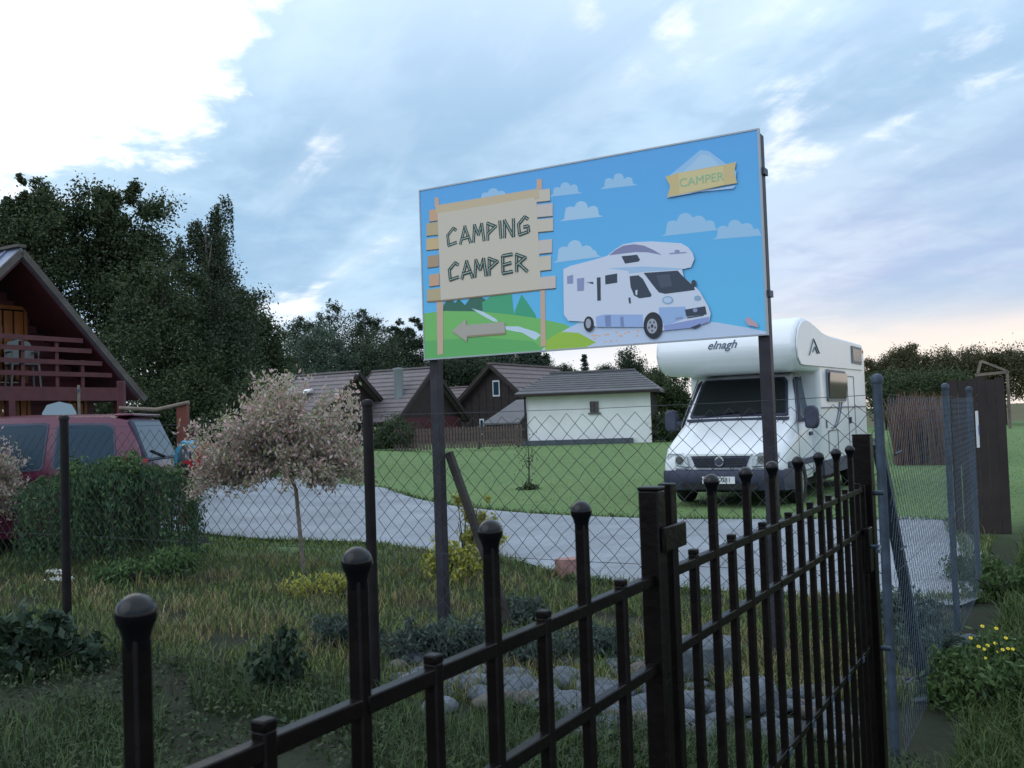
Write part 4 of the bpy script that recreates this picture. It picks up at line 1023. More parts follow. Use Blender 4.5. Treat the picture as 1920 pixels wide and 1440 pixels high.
def make_wire():
    C = Vector((CX, CY, 0))
    a = R_(150)   # local x runs away to the left
    t = wire_fence('wire_fence', 'wire mesh fence on dark posts running in front of the billboard', C, a, [0, 2.7, 5.39, 8.1, 10.8], 1.60, M_post, .030, wr=.0016, first=False)
    # brace of the post right of the willow
    t2 = wire_fence('wire_fence', 'wire mesh fence on bluish steel posts leading away beside the gate post', C+gx*.03, R_(60), [.0, 2.6, 4.35], 1.60, M_galv, .020, cell=.075, wr=.0011, wm=M_bluewire)
    for z in (.35, .9, 1.30):
        o = MB().tube([(.0, -.03, z), (.06, -.045, z+.01), (.1, -.01, z-.01)], .004, 6).build('clamp', M_galv, t2)
    MB().bar((.06, .05, 1.35), (1.15, .05, .0), .045, .045).build('brace', M_galv, t2)
    pl = MB().span((3.86, -.06, 1.16), (3.94, -.045, 1.44)).build('plate', M_whiteplastic, t2)
    MB().span((3.872, -.063, 1.26), (3.928, -.0605, 1.33)).build('plate_mark', mat('blue_mark', (.05, .10, .45), .5), pl)
    D = Vector((5.95, 11.0, 0))
    wire_fence('wire_fence', 'wire mesh fence continuing beyond the dark board gate', D, R_(60), [0, 2.6, 5.2, 7.8], 1.6, M_galv, .034, cell=.05, wr=.0025, wm=M_bluewire)
    # board gate leaf
    P = at(1853, 1000, 10.9); t = thing('board_gate', 'tall dark brown board gate leaf at the end of the wire fence', 'gate', (P.x, P.y, 0), R_(-24))
    for k in range(5): MB().span((-.235+k*.095, -.012-.004*(k % 2), .02), (-.235+k*.095+.0935, .012, 1.76+.02*(k % 3))).build('board', M_dkwood, t)
    for z in (.35, 1.5): MB().span((-.235, .013, z), (.235, .05, z+.09)).build('ledge', M_dkwood, t)
    MB().span((-.33, -.02, 0), (-.245, .06, 1.78)).build('gate_post', M_dkwood, t)
    mb = MB(); mb.bar((-.05, .05, 1.82), (.30, .05, 1.84), .03, .03); mb.bar((-.02, .05, 1.84), (.02, .05, 1.98), .03, .03); mb.bar((.02, .05, 1.98), (.28, .05, 1.85), .025, .025); mb.bar((.28, .05, 1.2), (.28, .05, 1.85), .03, .03)
    mb.build('lath_frame', M_polewood, t)
make_wire()

# ================================================================ TREES
LM_dark = leafmat('dark_leaf', [(.040, .064, .034), (.062, .092, .042), (.085, .108, .038)], .42, .5, .22)
LM_birch = leafmat('birch_leaf', [(.042, .064, .042), (.062, .090, .052), (.085, .105, .046)], .42, .5, .22)
LM_mid = leafmat('mid_leaf', [(.035, .058, .032), (.05, .08, .04), (.065, .09, .05)], .3, .3, .15)
LM_bluegreen = leafmat('willow_bush_leaf', [(.06, .095, .07), (.08, .12, .085), (.095, .135, .09)], .22, .3, .15)
LM_fir = leafmat('fir_needle', [(.026, .048, .036), (.038, .064, .045), (.048, .075, .05)], .3, .4, .05)
LM_olive = leafmat('olive_leaf', [(.05, .05, .022), (.075, .075, .028), (.10, .088, .04)], .3, .2, .15)
LM_shrub = leafmat('shrub_leaf', [(.03, .06, .025), (.05, .085, .03), (.065, .105, .04)], .3, 1.5, .2)

def tree(name, label, cat, px, Y, ells, n, size, m, h=None, r=.15, hang=0, lean=(0, 0), limbs=7, sig=.18, ncl=110, group=None, bark=None, aspect=.55, shell=(.25, 1.0), updir=None, loc=None):
    """ells: (dx px, centre y px, rx px, ry px) seen at depth Y, turned into real ellipsoids"""
    B = loc or gp(px, 900 if Y < 15 else 860); P0 = at(px, 760, Y) if not loc else Vector(loc)
    base = Vector((P0.x, P0.y, float(G(P0.x, P0.y)))); E = []
    for dx, cy, rx, ry in ells:
        q = at(px+dx, cy, Y); k = Y/FPX
        E.append((q.x-base.x, random.uniform(-.3, .3)*rx*k, q.z-base.z, rx*k, rx*k*.95, ry*k))
    t = thing(name, label, cat, base, 0, group)
    if Y < 45: n = int(n*3.6); size *= .5
    else: n = int(n*3.2); size *= .52
    H = h or max(e[2]+e[5]*.6 for e in E)*.9
    trunk_mb(H, r, lean, limbs, spread=max(e[3] for e in E)*.7).build('trunk', bark or M_bark, t, True)
    P = crown_points(n, E, sig, hang, shell, ncl); P = P[P[:, 2] > .1]
    link('crown', leaf_mesh('crown', P, RNG.uniform(.6, 1.4, len(P))*size, m, aspect, updir), t)
    return t
def make_trees():
    g = 'tall trees behind the cabin'
    tree('broadleaf_tree', 'tall dark broadleaf tree with ragged crown directly above the cabin roof', 'tree', 55, 30, [(0, 410, 66, 70), (-45, 460, 70, 80), (40, 470, 70, 80), (0, 540, 110, 100), (-20, 365, 32, 34), (18, 368, 32, 32), (-14, 340, 10, 18)], 13000, .22, LM_dark, r=.22, group=g)
    tree('broadleaf_tree', 'tall dark broadleaf tree with the rounded crown, between the cabin ridge and the drooping birch', 'tree', 215, 31, [(-5, 405, 64, 62), (-40, 445, 62, 66), (50, 435, 60, 66), (10, 510, 110, 90), (20, 620, 120, 110), (-22, 368, 32, 30), (14, 366, 34, 30)], 18000, .22, LM_dark, r=.25, group=g)
    tree('birch_tree', 'birch with wispy drooping top and hanging twigs', 'tree', 395, 29, [(12, 395, 26, 28), (-32, 420, 26, 30), (0, 450, 48, 45), (-10, 520, 66, 60), (10, 580, 80, 70), (30, 650, 100, 90), (34, 382, 10, 12), (22, 372, 14, 10), (-60, 470, 22, 40)], 14000, .17, LM_birch, r=.13, hang=.6, bark=M_birchbark, group=g, shell=(.2, 1.0))
    tree('broadleaf_tree', 'dark bushy tree sloping down to the right of the birch', 'tree', 480, 33, [(0, 610, 40, 55), (-30, 580, 40, 60), (10, 680, 66, 90), (-40, 660, 70, 100), (-50, 760, 70, 60)], 9000, .2, LM_dark, r=.16, group=g)
    tree('broadleaf_tree', 'dark leafy tree filling the gap beside the cabin eaves', 'tree', 310, 27, [(0, 560, 70, 90), (-20, 680, 90, 90), (40, 720, 90, 80), (-50, 600, 50, 60)], 9000, .19, LM_dark, r=.18, group=g)
    tree('broadleaf_tree', 'small dark tree rising behind the oxblood cabin from the left edge', 'tree', -60, 32, [(0, 450, 70, 80), (0, 560, 110, 120)], 5000, .25, LM_dark, r=.2, group=g)
    for i, (px, y, w) in enumerate([(200, 775, 60), (285, 770, 60), (345, 745, 70), (420, 770, 70), (490, 760, 50)]):
        tree('shrub', ['dense dark shrub seen past the corner of the cabin wall', 'dense dark shrub beside the cabin porch', 'dense dark shrub behind the red brown post', 'dense dark shrub behind the left half of the pink willow', 'dense dark shrub under the sloping tree'][i], 'shrub', px, 26, [(0, y, w, 60), (0, y+40, w*1.1, 40)], 3500, .16, LM_dark, r=.06, group='shrubs under the tall trees')
    g = 'wood behind the houses'
    def conifer(label, px, top, Y, wpx, m=LM_fir, bot=None, n=2600, group=g, size=.34):
        P0 = at(px, 780, Y); base = Vector((P0.x, P0.y, 0)); H = at(px, top, Y).z; k = Y/FPX; Wd = wpx*k*1.25; n = int(n*2.2)
        t = thing('conifer_tree', label, 'tree', base, 0, group)
        MB().tube([(0, 0, -.2), (0, 0, H*.97)], [.02*H, .03], 7).build('trunk', M_bark, t)
        pts = []; L = int(H/.42)
        for i in range(L):
            f = (i+1)/L; z = H*(.12+.88*f); rr = Wd*1.35*(1-f)**.68*random.uniform(.7, 1.15)+.05
            for b in range(7):
                a = random.uniform(0, 2*PI); q = RNG.uniform(.1, 1, max(3, n//(L*7)))
                pts.append(np.stack([np.cos(a)*rr*q, np.sin(a)*rr*q, z-.28*rr*q**1.5+.15*rr*q**4], 1)+RNG.normal(size=(len(q), 3))*.09)
        P = np.concatenate(pts); link('crown', leaf_mesh('crown', P, RNG.uniform(.6, 1.3, len(P))*size*.75, m, .4), t)
    LM_wood = leafmat('wood_leaf', [(.032, .055, .036), (.048, .075, .045), (.062, .088, .046)], .3, .3, .15)
    for l, px, Y, E in (
        ('broad pointed dark tree, tallest of the wood behind the grey roof', 622, 92, [(2, 572, 15, 16), (0, 592, 32, 24), (-4, 622, 62, 36), (0, 662, 90, 46), (0, 710, 100, 50)]),
        ('dark ragged tree right of the tallest one, above the grey roof', 690, 90, [(-6, 596, 20, 13), (12, 604, 20, 14), (0, 624, 42, 28), (6, 660, 58, 44), (0, 710, 70, 50)]),
        ('low rounded dark tree left of the tallest one', 560, 90, [(-10, 622, 34, 22), (14, 610, 24, 20), (0, 660, 60, 50), (0, 720, 70, 50)]),
        ('thin tufted pine close to the left edge of the billboard', 744, 96, [(2, 604, 10, 7), (-8, 618, 16, 9), (10, 628, 16, 9), (0, 648, 28, 18), (0, 690, 42, 40)]),
        ('tufted pine right against the left edge of the billboard', 778, 97, [(0, 600, 12, 8), (10, 612, 15, 8), (-10, 622, 15, 9), (0, 644, 28, 18), (0, 690, 42, 40)]),
        ('dark tree beyond the lower left corner of the billboard', 830, 98, [(0, 650, 40, 30), (10, 690, 60, 40)]),
        ('dark tree mostly hidden by the printed signboard, above the low mauve roof', 890, 98, [(0, 655, 44, 30), (0, 690, 60, 40)]),
        ('dark tree peeping under the billboard left of the gable ridge', 950, 99, [(0, 656, 40, 20), (0, 690, 56, 36)]),
        ('dark tree peeping under the billboard right of the gable top', 1000, 99, [(-6, 662, 26, 14), (10, 676, 26, 14), (0, 700, 40, 30)])):
        tree('wood_tree', l, 'tree', px, Y, E, 5200, .34, LM_wood, r=.16, group=g, sig=.17)
    conifer('small pointed spruce standing alone right of the gabled ridge', 1100, 668, 92, 14, n=1500, group='trees along the far side of the lawn')
    for i, (px, top) in enumerate([(835, 660), (880, 640), (940, 640), (985, 655), (1010, 668)]):
        conifer(['spruce below the left end of the billboard', 'spruce hidden mostly by the painted signboard, above the low mauve roof', 'spruce peeping under the billboard left of the gable ridge', 'spruce peeping under the billboard above the gable ridge', 'spruce peeping under the billboard right of the gable top'][i], px, top, 84+i, 34, n=2400)
    tree('willow_bush', 'rounded pale green willow bush above the long grey roof', 'tree', 600, 78, [(0, 660, 66, 46), (-30, 680, 46, 40), (30, 680, 46, 40), (0, 720, 80, 50)], 8000, .30, LM_bluegreen, r=.15, group=g, sig=.12, shell=(.6, 1))
    tree('broadleaf_tree', 'dark leafy tree between the willow bush and the brown roof', 'tree', 700, 80, [(0, 660, 50, 40), (10, 700, 60, 50), (-20, 690, 50, 40)], 4500, .34, LM_mid, r=.15, group=g)
    tree('broadleaf_tree', 'dark leafy tree behind the two dark gables', 'tree', 850, 84, [(0, 690, 60, 34), (40, 700, 60, 34), (-30, 710, 50, 40)], 4500, .36, LM_mid, r=.15, group=g)
    tree('broadleaf_tree', 'rounded green tree with upright twigs between white shed and camper roof', 'tree', 1180, 84, [(0, 680, 26, 26), (-14, 690, 20, 20), (14, 690, 22, 22), (0, 720, 40, 40)], 3500, .30, LM_mid, r=.14, group='trees along the far side of the lawn')
    for i, (px, cy, rx, ry, Y) in enumerate([(1060, 700, 24, 16, 95), (1135, 700, 22, 18, 96), (1240, 730, 22, 45, 62), (1270, 750, 24, 60, 56), (1250, 800, 30, 28, 52), (1225, 715, 18, 24, 80)]):
        tree('leafy_tree' if i != 4 else 'shrub', ['low distant tree crown right of the gable roof', 'low distant tree crown left of the rounded green one', 'dark tree behind the right corner of the white shed', 'dark tree right behind the left mirror of the camper', 'dark green shrub on the lawn edge left of the camper cab', 'small distant tree above the right hip of the shed roof'][i], 'tree' if i != 4 else 'shrub',
             px, Y, [(0, cy, rx, ry), (rx*.3, cy+ry*.5, rx, ry*.8)], 2600, .28, LM_dark if i in (2, 3, 4) else LM_mid, r=.1, group='trees along the far side of the lawn')
    tree('shrub', 'dark rounded bush in front of the picket fence by the thin fence post', 'shrub', 738, 47, [(0, 815, 34, 30), (20, 832, 26, 18), (-22, 830, 26, 22)], 6000, .2, LM_dark, r=.05)
    g = 'hedge trees on the right horizon'
    spec = [(1650, 690, 34, 24, 70), (1690, 672, 40, 20, 74), (1705, 668, 16, 24, 75), (1750, 680, 44, 24, 72), (1800, 678, 44, 24, 68), (1840, 676, 40, 22, 66), (1885, 676, 44, 26, 64), (1930, 680, 44, 28, 62), (1990, 676, 60, 34, 60), (2080, 670, 80, 44, 58), (1720, 715, 60, 26, 60), (1780, 718, 60, 26, 58), (1660, 720, 44, 26, 62)]
    lab = ['olive bush next to the camper rear corner', 'olive hedge bush with a ragged top right of the camper', 'upright twiggy bush on the right horizon', 'olive bush left of the board gate on the skyline', 'olive bush just left above the board gate', 'olive bush directly behind the board gate top', 'brownish bush right of the board gate', 'olive bush cut by the right picture edge', 'large olive bush beyond the right picture edge', 'tall olive bush far beyond the right edge', 'lower dark bush seen through the wire mesh right', 'lower dark bush left of the white plate', 'lower dark bush right behind the steel corner post']
    for l, (px, cy, rx, ry, Y) in zip(lab, spec):
        tree('hedge_tree', l, 'bush', px, Y, [(0, cy, rx, ry), (rx*.4, cy+ry*.4, rx*.8, ry), (-rx*.4, cy+ry*.5, rx*.8, ry), (0, cy+42, rx*1.1, 36)], 3400, .26, LM_olive if cy < 700 else LM_dark, r=.08, group=g)
make_trees()

# ================================================================ GARDEN SHRUBS
LM_pink = leafmat('dappled_willow_leaf', [(.48, .38, .34), (.66, .52, .49), (.74, .44, .44), (.26, .29, .11), (.60, .51, .43), (.17, .21, .08), (.80, .70, .66), (.28, .34, .16)], .22, 5, .42)
LM_weep = leafmat('weeping_leaf', [(.03, .08, .042), (.058, .13, .06), (.11, .18, .06)], .45, 6, .25)
LM_yellow = leafmat('yellow_leaf', [(.34, .34, .05), (.50, .46, .08), (.25, .30, .06), (.40, .42, .16)], .3, 5, .25)
LM_juniper = leafmat('juniper_needle', [(.07, .14, .04), (.10, .18, .05), (.05, .10, .04)], .3, 3, .12)
LM_weed = leafmat('weed_leaf', [(.026, .05, .034), (.04, .07, .045), (.05, .085, .05), (.035, .055, .025)], .3, 3, .2)
LM_verge = leafmat('verge_leaf', [(.04, .08, .03), (.065, .115, .036), (.09, .14, .04)], .3, 3, .2)
LM_herb = leafmat('grey_herb_leaf', [(.06, .09, .075), (.08, .115, .095), (.05, .08, .055)], .25, 3, .2)

def dappled(label, P, h, zc, rx, rz, n, lean=(0, 0), tr=.022, ells=None):
    t = thing('dappled_willow', label, 'ornamental tree', P, 0, 'dappled willows with pink and cream leaves')
    E = ells or [(0, 0, zc, rx, rx, rz)]
    mb = MB(); mb.tube([(lean[0], lean[1], -.05), (lean[0]*.5, lean[1]*.5, h*.5), (0, 0, zc-rz*.5), (0, 0, zc)], [tr, tr*.9, tr*.85, tr*.5], 8)
    mb.build('trunk', M_polewood, t, True)
    # thin upright and arching shoots
    sh = MB(); tips = []
    for k in range(260):
        e = E[k % len(E)]; a = random.uniform(0, 2*PI); u = random.uniform(-.7, 1); f = random.uniform(.75, 1.12)+(random.uniform(.05, .4) if u > .5 and k % 2 else 0)
        q = Vector((e[0]+e[3]*f*math.sqrt(1-min(1, abs(u))**2*.9)*math.cos(a), e[1]+e[4]*f*math.sqrt(1-min(1, abs(u))**2*.9)*math.sin(a), e[2]+e[5]*u*f))
        s = Vector((e[0]*.3, e[1]*.3, zc-rz*.45)); mid = s.lerp(q, .55)+Vector((0, 0, .16*rz)); sh.tube([s, mid, q], [.006, .004, .002], 3, False); tips.append((s, mid, q))
    sh.build('shoots', M_polewood, t)
    pts = []
    for s, m_, q in tips:
        k = n//len(tips); f = RNG.uniform(.35, 1.05, k)[:, None]; s, m_, q = (np.array(v) for v in (s, m_, q))
        c = (1-f)**2*s+2*f*(1-f)*m_+f*f*q; pts.append(c+RNG.normal(size=(k, 3))*.034*(.6+.7*f))
    P_ = np.concatenate(pts)
    link('crown', leaf_mesh('crown', P_, RNG.uniform(.6, 1.3, len(P_))*.052, LM_pink, .45, (0, 0, .5)), t); return t
B = gp(570, 1074); zc = at(545, 830, 10).z
dappled('dappled willow standard with leaning stem in the garden bed', (B.x-.12, B.y, 0), 1.7, zc-.02, .92, .62, 30000, (.12, 0), ells=[(-.03, 0, zc-.12, .62, .6, .44), (-.12, 0, zc+.42, .30, .3, .24), (-.2, 0, zc+.2, .46, .45, .3), (-.64, 0, zc+.0, .40, .45, .32), (-.78, .05, zc-.34, .28, .35, .22), (.47, 0, zc+.08, .36, .45, .42), (.53, 0, zc-.3, .32, .35, .26), (.1, -.1, zc-.32, .5, .5, .22)])
B = gp(20, 1040); zc = at(25, 872, 10.8).z
dappled('dappled willow bush at the left picture edge in front of the car', (B.x, 10.8, .05), 1.0, zc, .62, .52, 16000, ells=[(0, 0, zc, .56, .5, .46), (-.45, 0, zc-.05, .5, .5, .5), (.15, 0, zc-.35, .45, .5, .4)])

def weeping():
    P = at(212, 1050, 10.6); t = thing('weeping_shrub', 'dark green weeping shrub with hanging strands in front of the car', 'shrub', (P.x, 10.6, 0), 0)
    top = at(225, 872, 10.6).z; tr = MB(); tr.tube([(0, 0, -.1), (.03, 0, top*.5), (.05, 0, top*.86)], [.05, .045, .03], 8)
    pts = []; size = []
    for k in range(420):
        a = random.uniform(0, 2*PI); rr = math.sqrt(random.random()); R0 = 1.0 if math.cos(a) > 0 else 1.02
        e = Vector((rr*R0*math.cos(a), rr*.85*math.sin(a), 0)); zt = top*(1-.22*rr**2)+random.uniform(-.06, .05); zb = random.uniform(.02, .35)+.25*(1-rr)
        L = 26; f = np.linspace(0, 1, L)
        x = .05+(e.x-.05)*np.minimum(1, f*2.6)**.6+RNG.normal(0, .012, L); y = e.y*np.minimum(1, f*2.6)**.6+RNG.normal(0, .012, L)
        z = np.where(f < .3, top*.9+(zt-top*.9)*np.sin(np.minimum(1, f/.3)*PI/2), zt-(zt-zb)*((f-.3)/.7)**1.15)
        if k % 6 == 0: tr.tube([(x[i], y[i], z[i]) for i in range(0, L, 5)], .005, 3, False)
        for _ in range(2): pts.append(np.stack([x, y, z], 1)[2:]+RNG.normal(size=(L-2, 3))*.026)
    tr.build('trunk', M_bark, t)
    P_ = np.concatenate(pts); link('crown', leaf_mesh('crown', P_, RNG.uniform(.6, 1.4, len(P_))*.050, LM_weep, .34, (0, 0, -1.3)), t)
    Q = crown_points(3600, [(.05, 0, top*.96, .6, .5, .12), (.4, 0, top*.9, .45, .4, .12), (-.4, 0, top*.86, .4, .4, .12)], .12, 0, (.3, 1), 40)
    link('crown_top', leaf_mesh('crown_top', Q, RNG.uniform(.6, 1.3, len(Q))*.055, LM_juniper, .5), t)
weeping()
def lowshrub(name, label, px, py, Y, ells, n, size, m, group=None, aspect=.4, updir=(0, 0, .6), cat='shrub', sig=.16, shell=(.3, 1), ncl=50):
    P = gp(px, py) if Y is None else at(px, py, Y); z = float(G(P.x, P.y))
    t = thing(name, label, cat, (P.x, P.y, z), 0, group)
    Q = crown_points(n, ells, sig, 0, shell, ncl); Q[:, 2] = np.abs(Q[:, 2])+.005
    link('foliage', leaf_mesh('foliage', Q, RNG.uniform(.6, 1.4, len(Q))*size, m, aspect, updir), t)
    mb = MB()
    for k in range(9):
        e = ells[k % len(ells)]; a = random.uniform(0, 2*PI); mb.tube([(0, 0, -.03), (e[0]*.5+e[3]*.3*math.cos(a), e[1]*.5+e[4]*.3*math.sin(a), e[2]*.6), (e[0]+e[3]*.8*math.cos(a), e[1]+e[4]*.8*math.sin(a), e[2]+e[5]*.5)], [.012, .008, .003], 4, False)
    mb.build('stems', M_bark, t); return t
def make_bushes():
    lowshrub('juniper', 'low spreading green juniper at the foot of the weeping shrub', 272, 1092, None, [(0, 0, .13, .50, .3, .11), (-.35, 0, .10, .3, .25, .1), (.3, .05, .14, .3, .25, .11)], 6500, .055, LM_juniper, None, .28)
    lowshrub('yellow_groundcover', 'low yellow green cushion plant beside the willow stem', 585, 1116, None, [(0, 0, .06, .30, .2, .07), (.2, 0, .08, .2, .2, .09)], 2400, .05, LM_yellow, None, .3)
    lowshrub('yellow_shrub', 'yellow leaved shrub with upright shoots behind the slanting sign brace', 872, 1092, None, [(0, 0, .22, .33, .28, .22), (-.2, 0, .18, .2, .2, .16), (.12, 0, .45, .22, .2, .24), (.02, 0, .70, .10, .08, .16), (.2, 0, .66, .07, .07, .12)], 4800, .05, LM_yellow, None, .4)
    lowshrub('leafy_shrub', 'dark leafy weed bush at the left picture edge', 50, 1260, None, [(0, 0, .16, .34, .25, .20), (-.3, 0, .15, .3, .25, .18), (.3, .1, .1, .2, .2, .10)], 3000, .07, LM_weed, None, .5)
    lowshrub('leafy_shrub', 'small dark weed tuft between the second and first ball pickets', 520, 1300, None, [(0, 0, .14, .15, .15, .18), (.05, 0, .3, .07, .07, .1)], 1100, .06, LM_weed, None, .4, (0, 0, 1))
    for px, py, l in ((770, 1238, 'grey green herb clump at the stones left of the third ball picket'), (850, 1230, 'grey green herb clump in front of the sign post foot'), (990, 1250, 'grey green herb clump right of the third ball picket'), (1110, 1235, 'grey green herb clump left of the slim gate post'), (960, 1175, 'grey green herb clump behind the third ball picket near the brace foot'), (640, 1215, 'grey green herb clump left of the second ball picket')):
        lowshrub('herb_clump', l, px, py, None, [(0, 0, .10, .24, .18, .13), (.15, .05, .08, .15, .15, .1)], 1700, .042, LM_herb, 'grey green herbs at the fence foot', .35, (0, 0, .7), 'plant')
    for px, py, l in ((1725, 1200, 'pale leafy clump at the foot of the second steel post'), (1748, 1262, 'pale leafy clump nearer than the steel post, beside the path'), (1668, 1180, 'pale leafy clump just behind the steel corner post')):
        lowshrub('herb_clump', l, px, py, None, [(0, 0, .12, .22, .18, .14)], 1500, .045, LM_herb, 'pale herbs by the side fence', .4, (0, 0, .7), 'plant')
    for i, (px, py, rx, h) in enumerate([(1830, 1330, .28, .22), (1900, 1300, .25, .26), (1790, 1300, .18, .18), (1895, 1120, .35, .2), (1835, 1090, .25, .18)]):
        lowshrub('leafy_shrub', ['dark weeds under the yellow flowers', 'dark weeds right of the yellow flowers at the picture edge', 'dark weeds left of the yellow flowers', 'dark weeds under the board gate to the right', 'dark weeds under the board gate to the left'][i], px, py, None, [(0, 0, h*.5, rx, rx, h*.6)], 2600, .04, LM_verge, 'weeds on the right verge', .4, (0, 0, .7))
    # sapling on the lawn
    P = gp(992, 918); t = thing('sapling', 'thin bare sapling standing on the lawn', 'sapling', P)
    mb = MB(); mb.tube([(0, 0, 0), (.02, 0, .6), (.01, 0, 1.0)], [.02, .014, .006], 5); mb.tube([(.02, 0, .5), (.16, 0, .8)], [.01, .004], 4); mb.tube([(.02, 0, .4), (-.12, 0, .7)], [.01, .004], 4); mb.build('stem', M_bark, t)
    Q = RNG.normal(size=(160, 3))*[.12, .12, .2]+[0, 0, .75]; link('leaves', leaf_mesh('leaves', Q, np.full(160, .05), LM_dark), t)
    Q = RNG.normal(size=(200, 3))*[.1, .1, .07]; Q[:, 2] = np.abs(Q[:, 2]); link('base_tuft', leaf_mesh('base_tuft', Q, np.full(200, .08), LM_dark), t)
    # white umbels
    P = gp(108, 1120); t = thing('white_umbel_plant', 'white flower umbels beside the left dark fence post', 'flower', (P.x, P.y, 0))
    zt = at(108, 1070, P.y).z
    for k, (dx, dz) in enumerate([(-.03, 0), (.06, -.02), (.0, -.07), (.09, -.08)]):
        MB().tube([(0, 0, 0), (dx*.5, 0, (zt+dz)*.6), (dx, 0, zt+dz)], .003, 4).build('stem', M_bark, t)
        q = RNG.normal(size=(60, 3))*[.032, .03, .006]+[dx, 0, zt+dz]; link('umbel', leaf_mesh('umbel', q, np.full(60, .022), mat('white_petal', (.62, .64, .60), .7), .9), t)
    # yellow daisies
    g = 'yellow flowers on the right verge'
    k = 0
    for (px, py) in [(1842, 1174), (1868, 1178), (1886, 1196), (1820, 1196), (1835, 1212), (1845, 1217), (1852, 1210), (1866, 1206), (1880, 1218), (1890, 1216), (1899, 1217), (1848, 1234), (1837, 1260), (1829, 1282), (1804, 1284), (1831, 1283), (1872, 1222)]:
        Y = 4.6+.02*k; P = at(px, py, Y); t = thing('yellow_flower', 'small yellow flower in the weeds on the right verge', 'flower', (P.x, P.y, 0), 0, g)
        c = Vector((0, 0, P.z)); MB().tube([(random.uniform(-.05, .05), .05, 0), (.0, .02, P.z*.6), c], .0022, 4).build('stem', M_juniper_stem, t)
        mb = MB()
        for j in range(8):
            a = 2*PI*j/8; u = Vector((math.cos(a), math.sin(a)*.7, math.sin(a)*.6)); v = Vector((-math.sin(a), math.cos(a)*.7, math.cos(a)*.6))
            mb.poly([c, c+u*.007+v*.003, c+u*.011, c+u*.007-v*.003])
        mb.build('petals', mat('yellow_petal', (.65, .50, .02), .6), t); MB().ball(c, .003, 8, 5).build('centre', mat('flower_centre', (.35, .2, .02), .7), t); k += 1
M_juniper_stem = mat('green_stem', (.05, .09, .03), .7)
make_bushes()

# ================================================================ STONES
def make_stones():
    import bmesh
    protos = []
    for k in range(9):
        bm = bmesh.new(); bmesh.ops.create_icosphere(bm, subdivisions=2 if k < 6 else 2, radius=.5)
        rs = [random.uniform(.7, 1.1), random.uniform(.6, 1.0), random.uniform(.4, .65)]; ph = [random.uniform(0, 6) for _ in range(3)]
        for v in bm.verts:
            f = 1+.14*math.sin(v.co.x*5+ph[0])+.12*math.sin(v.co.y*6+ph[1])+.1*math.sin(v.co.z*7+ph[2])
            v.co = Vector((v.co.x*rs[0]*f, v.co.y*rs[1]*f, v.co.z*rs[2]*f))
        me = bpy.data.meshes.new('stone'); bm.to_mesh(me); bm.free(); me.materials.append([M_stone, M_stone3, M_stone2, M_stone][k % 4])
        me.polygons.foreach_set('use_smooth', [True]*len(me.polygons)); protos.append(me)
    def bed(name, pts, smin, smax):
        root = thing(name, None, None, (0, 0, 0)); root['kind'] = 'structure'
        for x, y in pts:
            s = random.uniform(smin, smax)*random.choice((1, 1, .7, 1.25)); o = link('stone', random.choice(protos), root)
            o.location = (x, y, float(G(x, y))+s*.07); o.scale = (s*1.15, s, s*.8); o.rotation_euler = (random.uniform(-.2, .2), random.uniform(-.2, .2), random.uniform(0, 6.28))
    pts = []
    for _ in range(75):   # along the wire fence foot
        d = random.uniform(1.3, 3.0); o = random.gauss(.45, .28); pts.append((CX-.866*d+.5*o, CY+.5*d+.866*o))
    for _ in range(55):
        d = random.uniform(.2, 1.5); o = random.gauss(.35, .3); pts.append((CX-.866*d+.5*o, CY+.5*d+.866*o))
    bed('stone_bed', pts, .09, .24)
    pts = [(gp(random.uniform(1130, 1330), random.uniform(1215, 1420))[:2]) for _ in range(50)]
    bed('stone_bed', pts, .05, .13)
    pts = []
    for _ in range(46):
        d = random.uniform(1.0, 2.8); o = random.gauss(-.1, .16); pts.append((CX+.5*d+.866*o, CY+.866*d-.5*o))
    bed('stone_bed', pts, .05, .14)
    P = gp(1310, 1255); t = thing('flat_boulder', 'large flat grey stone slab lying behind the gate pickets', 'stone', (P.x, P.y, 0), .2)
    r = []
    for z, s in ((-.05, .96), (.10, 1.0), (.155, .95), (.165, .86)): r.append([Vector((s*.27*math.cos(a)*(1+.09*math.sin(3*a)), s*.2*math.sin(a)*(1+.1*math.cos(2*a+1)), z)) for a in [2*PI*k/18 for k in range(18)]])
    MB().loft(r).build('slab', M_stone, t, True)
    P = gp(1415, 1330); t = thing('pale_boulder', 'pale bluish boulder low behind the middle gate pickets', 'stone', (P.x, P.y, .08), .7)
    o = link('rock', protos[1], t); o.scale = (.42, .3, .34)
    P = gp(1068, 1078); t = thing('terracotta_block', 'reddish stone block at the path edge behind the fourth ball picket', 'block', (P.x, P.y, 0), .4)
    MB().box((0, 0, .07), (.24, .16, .18)).build('block', M_terra, t, bevel=.015)
make_stones()

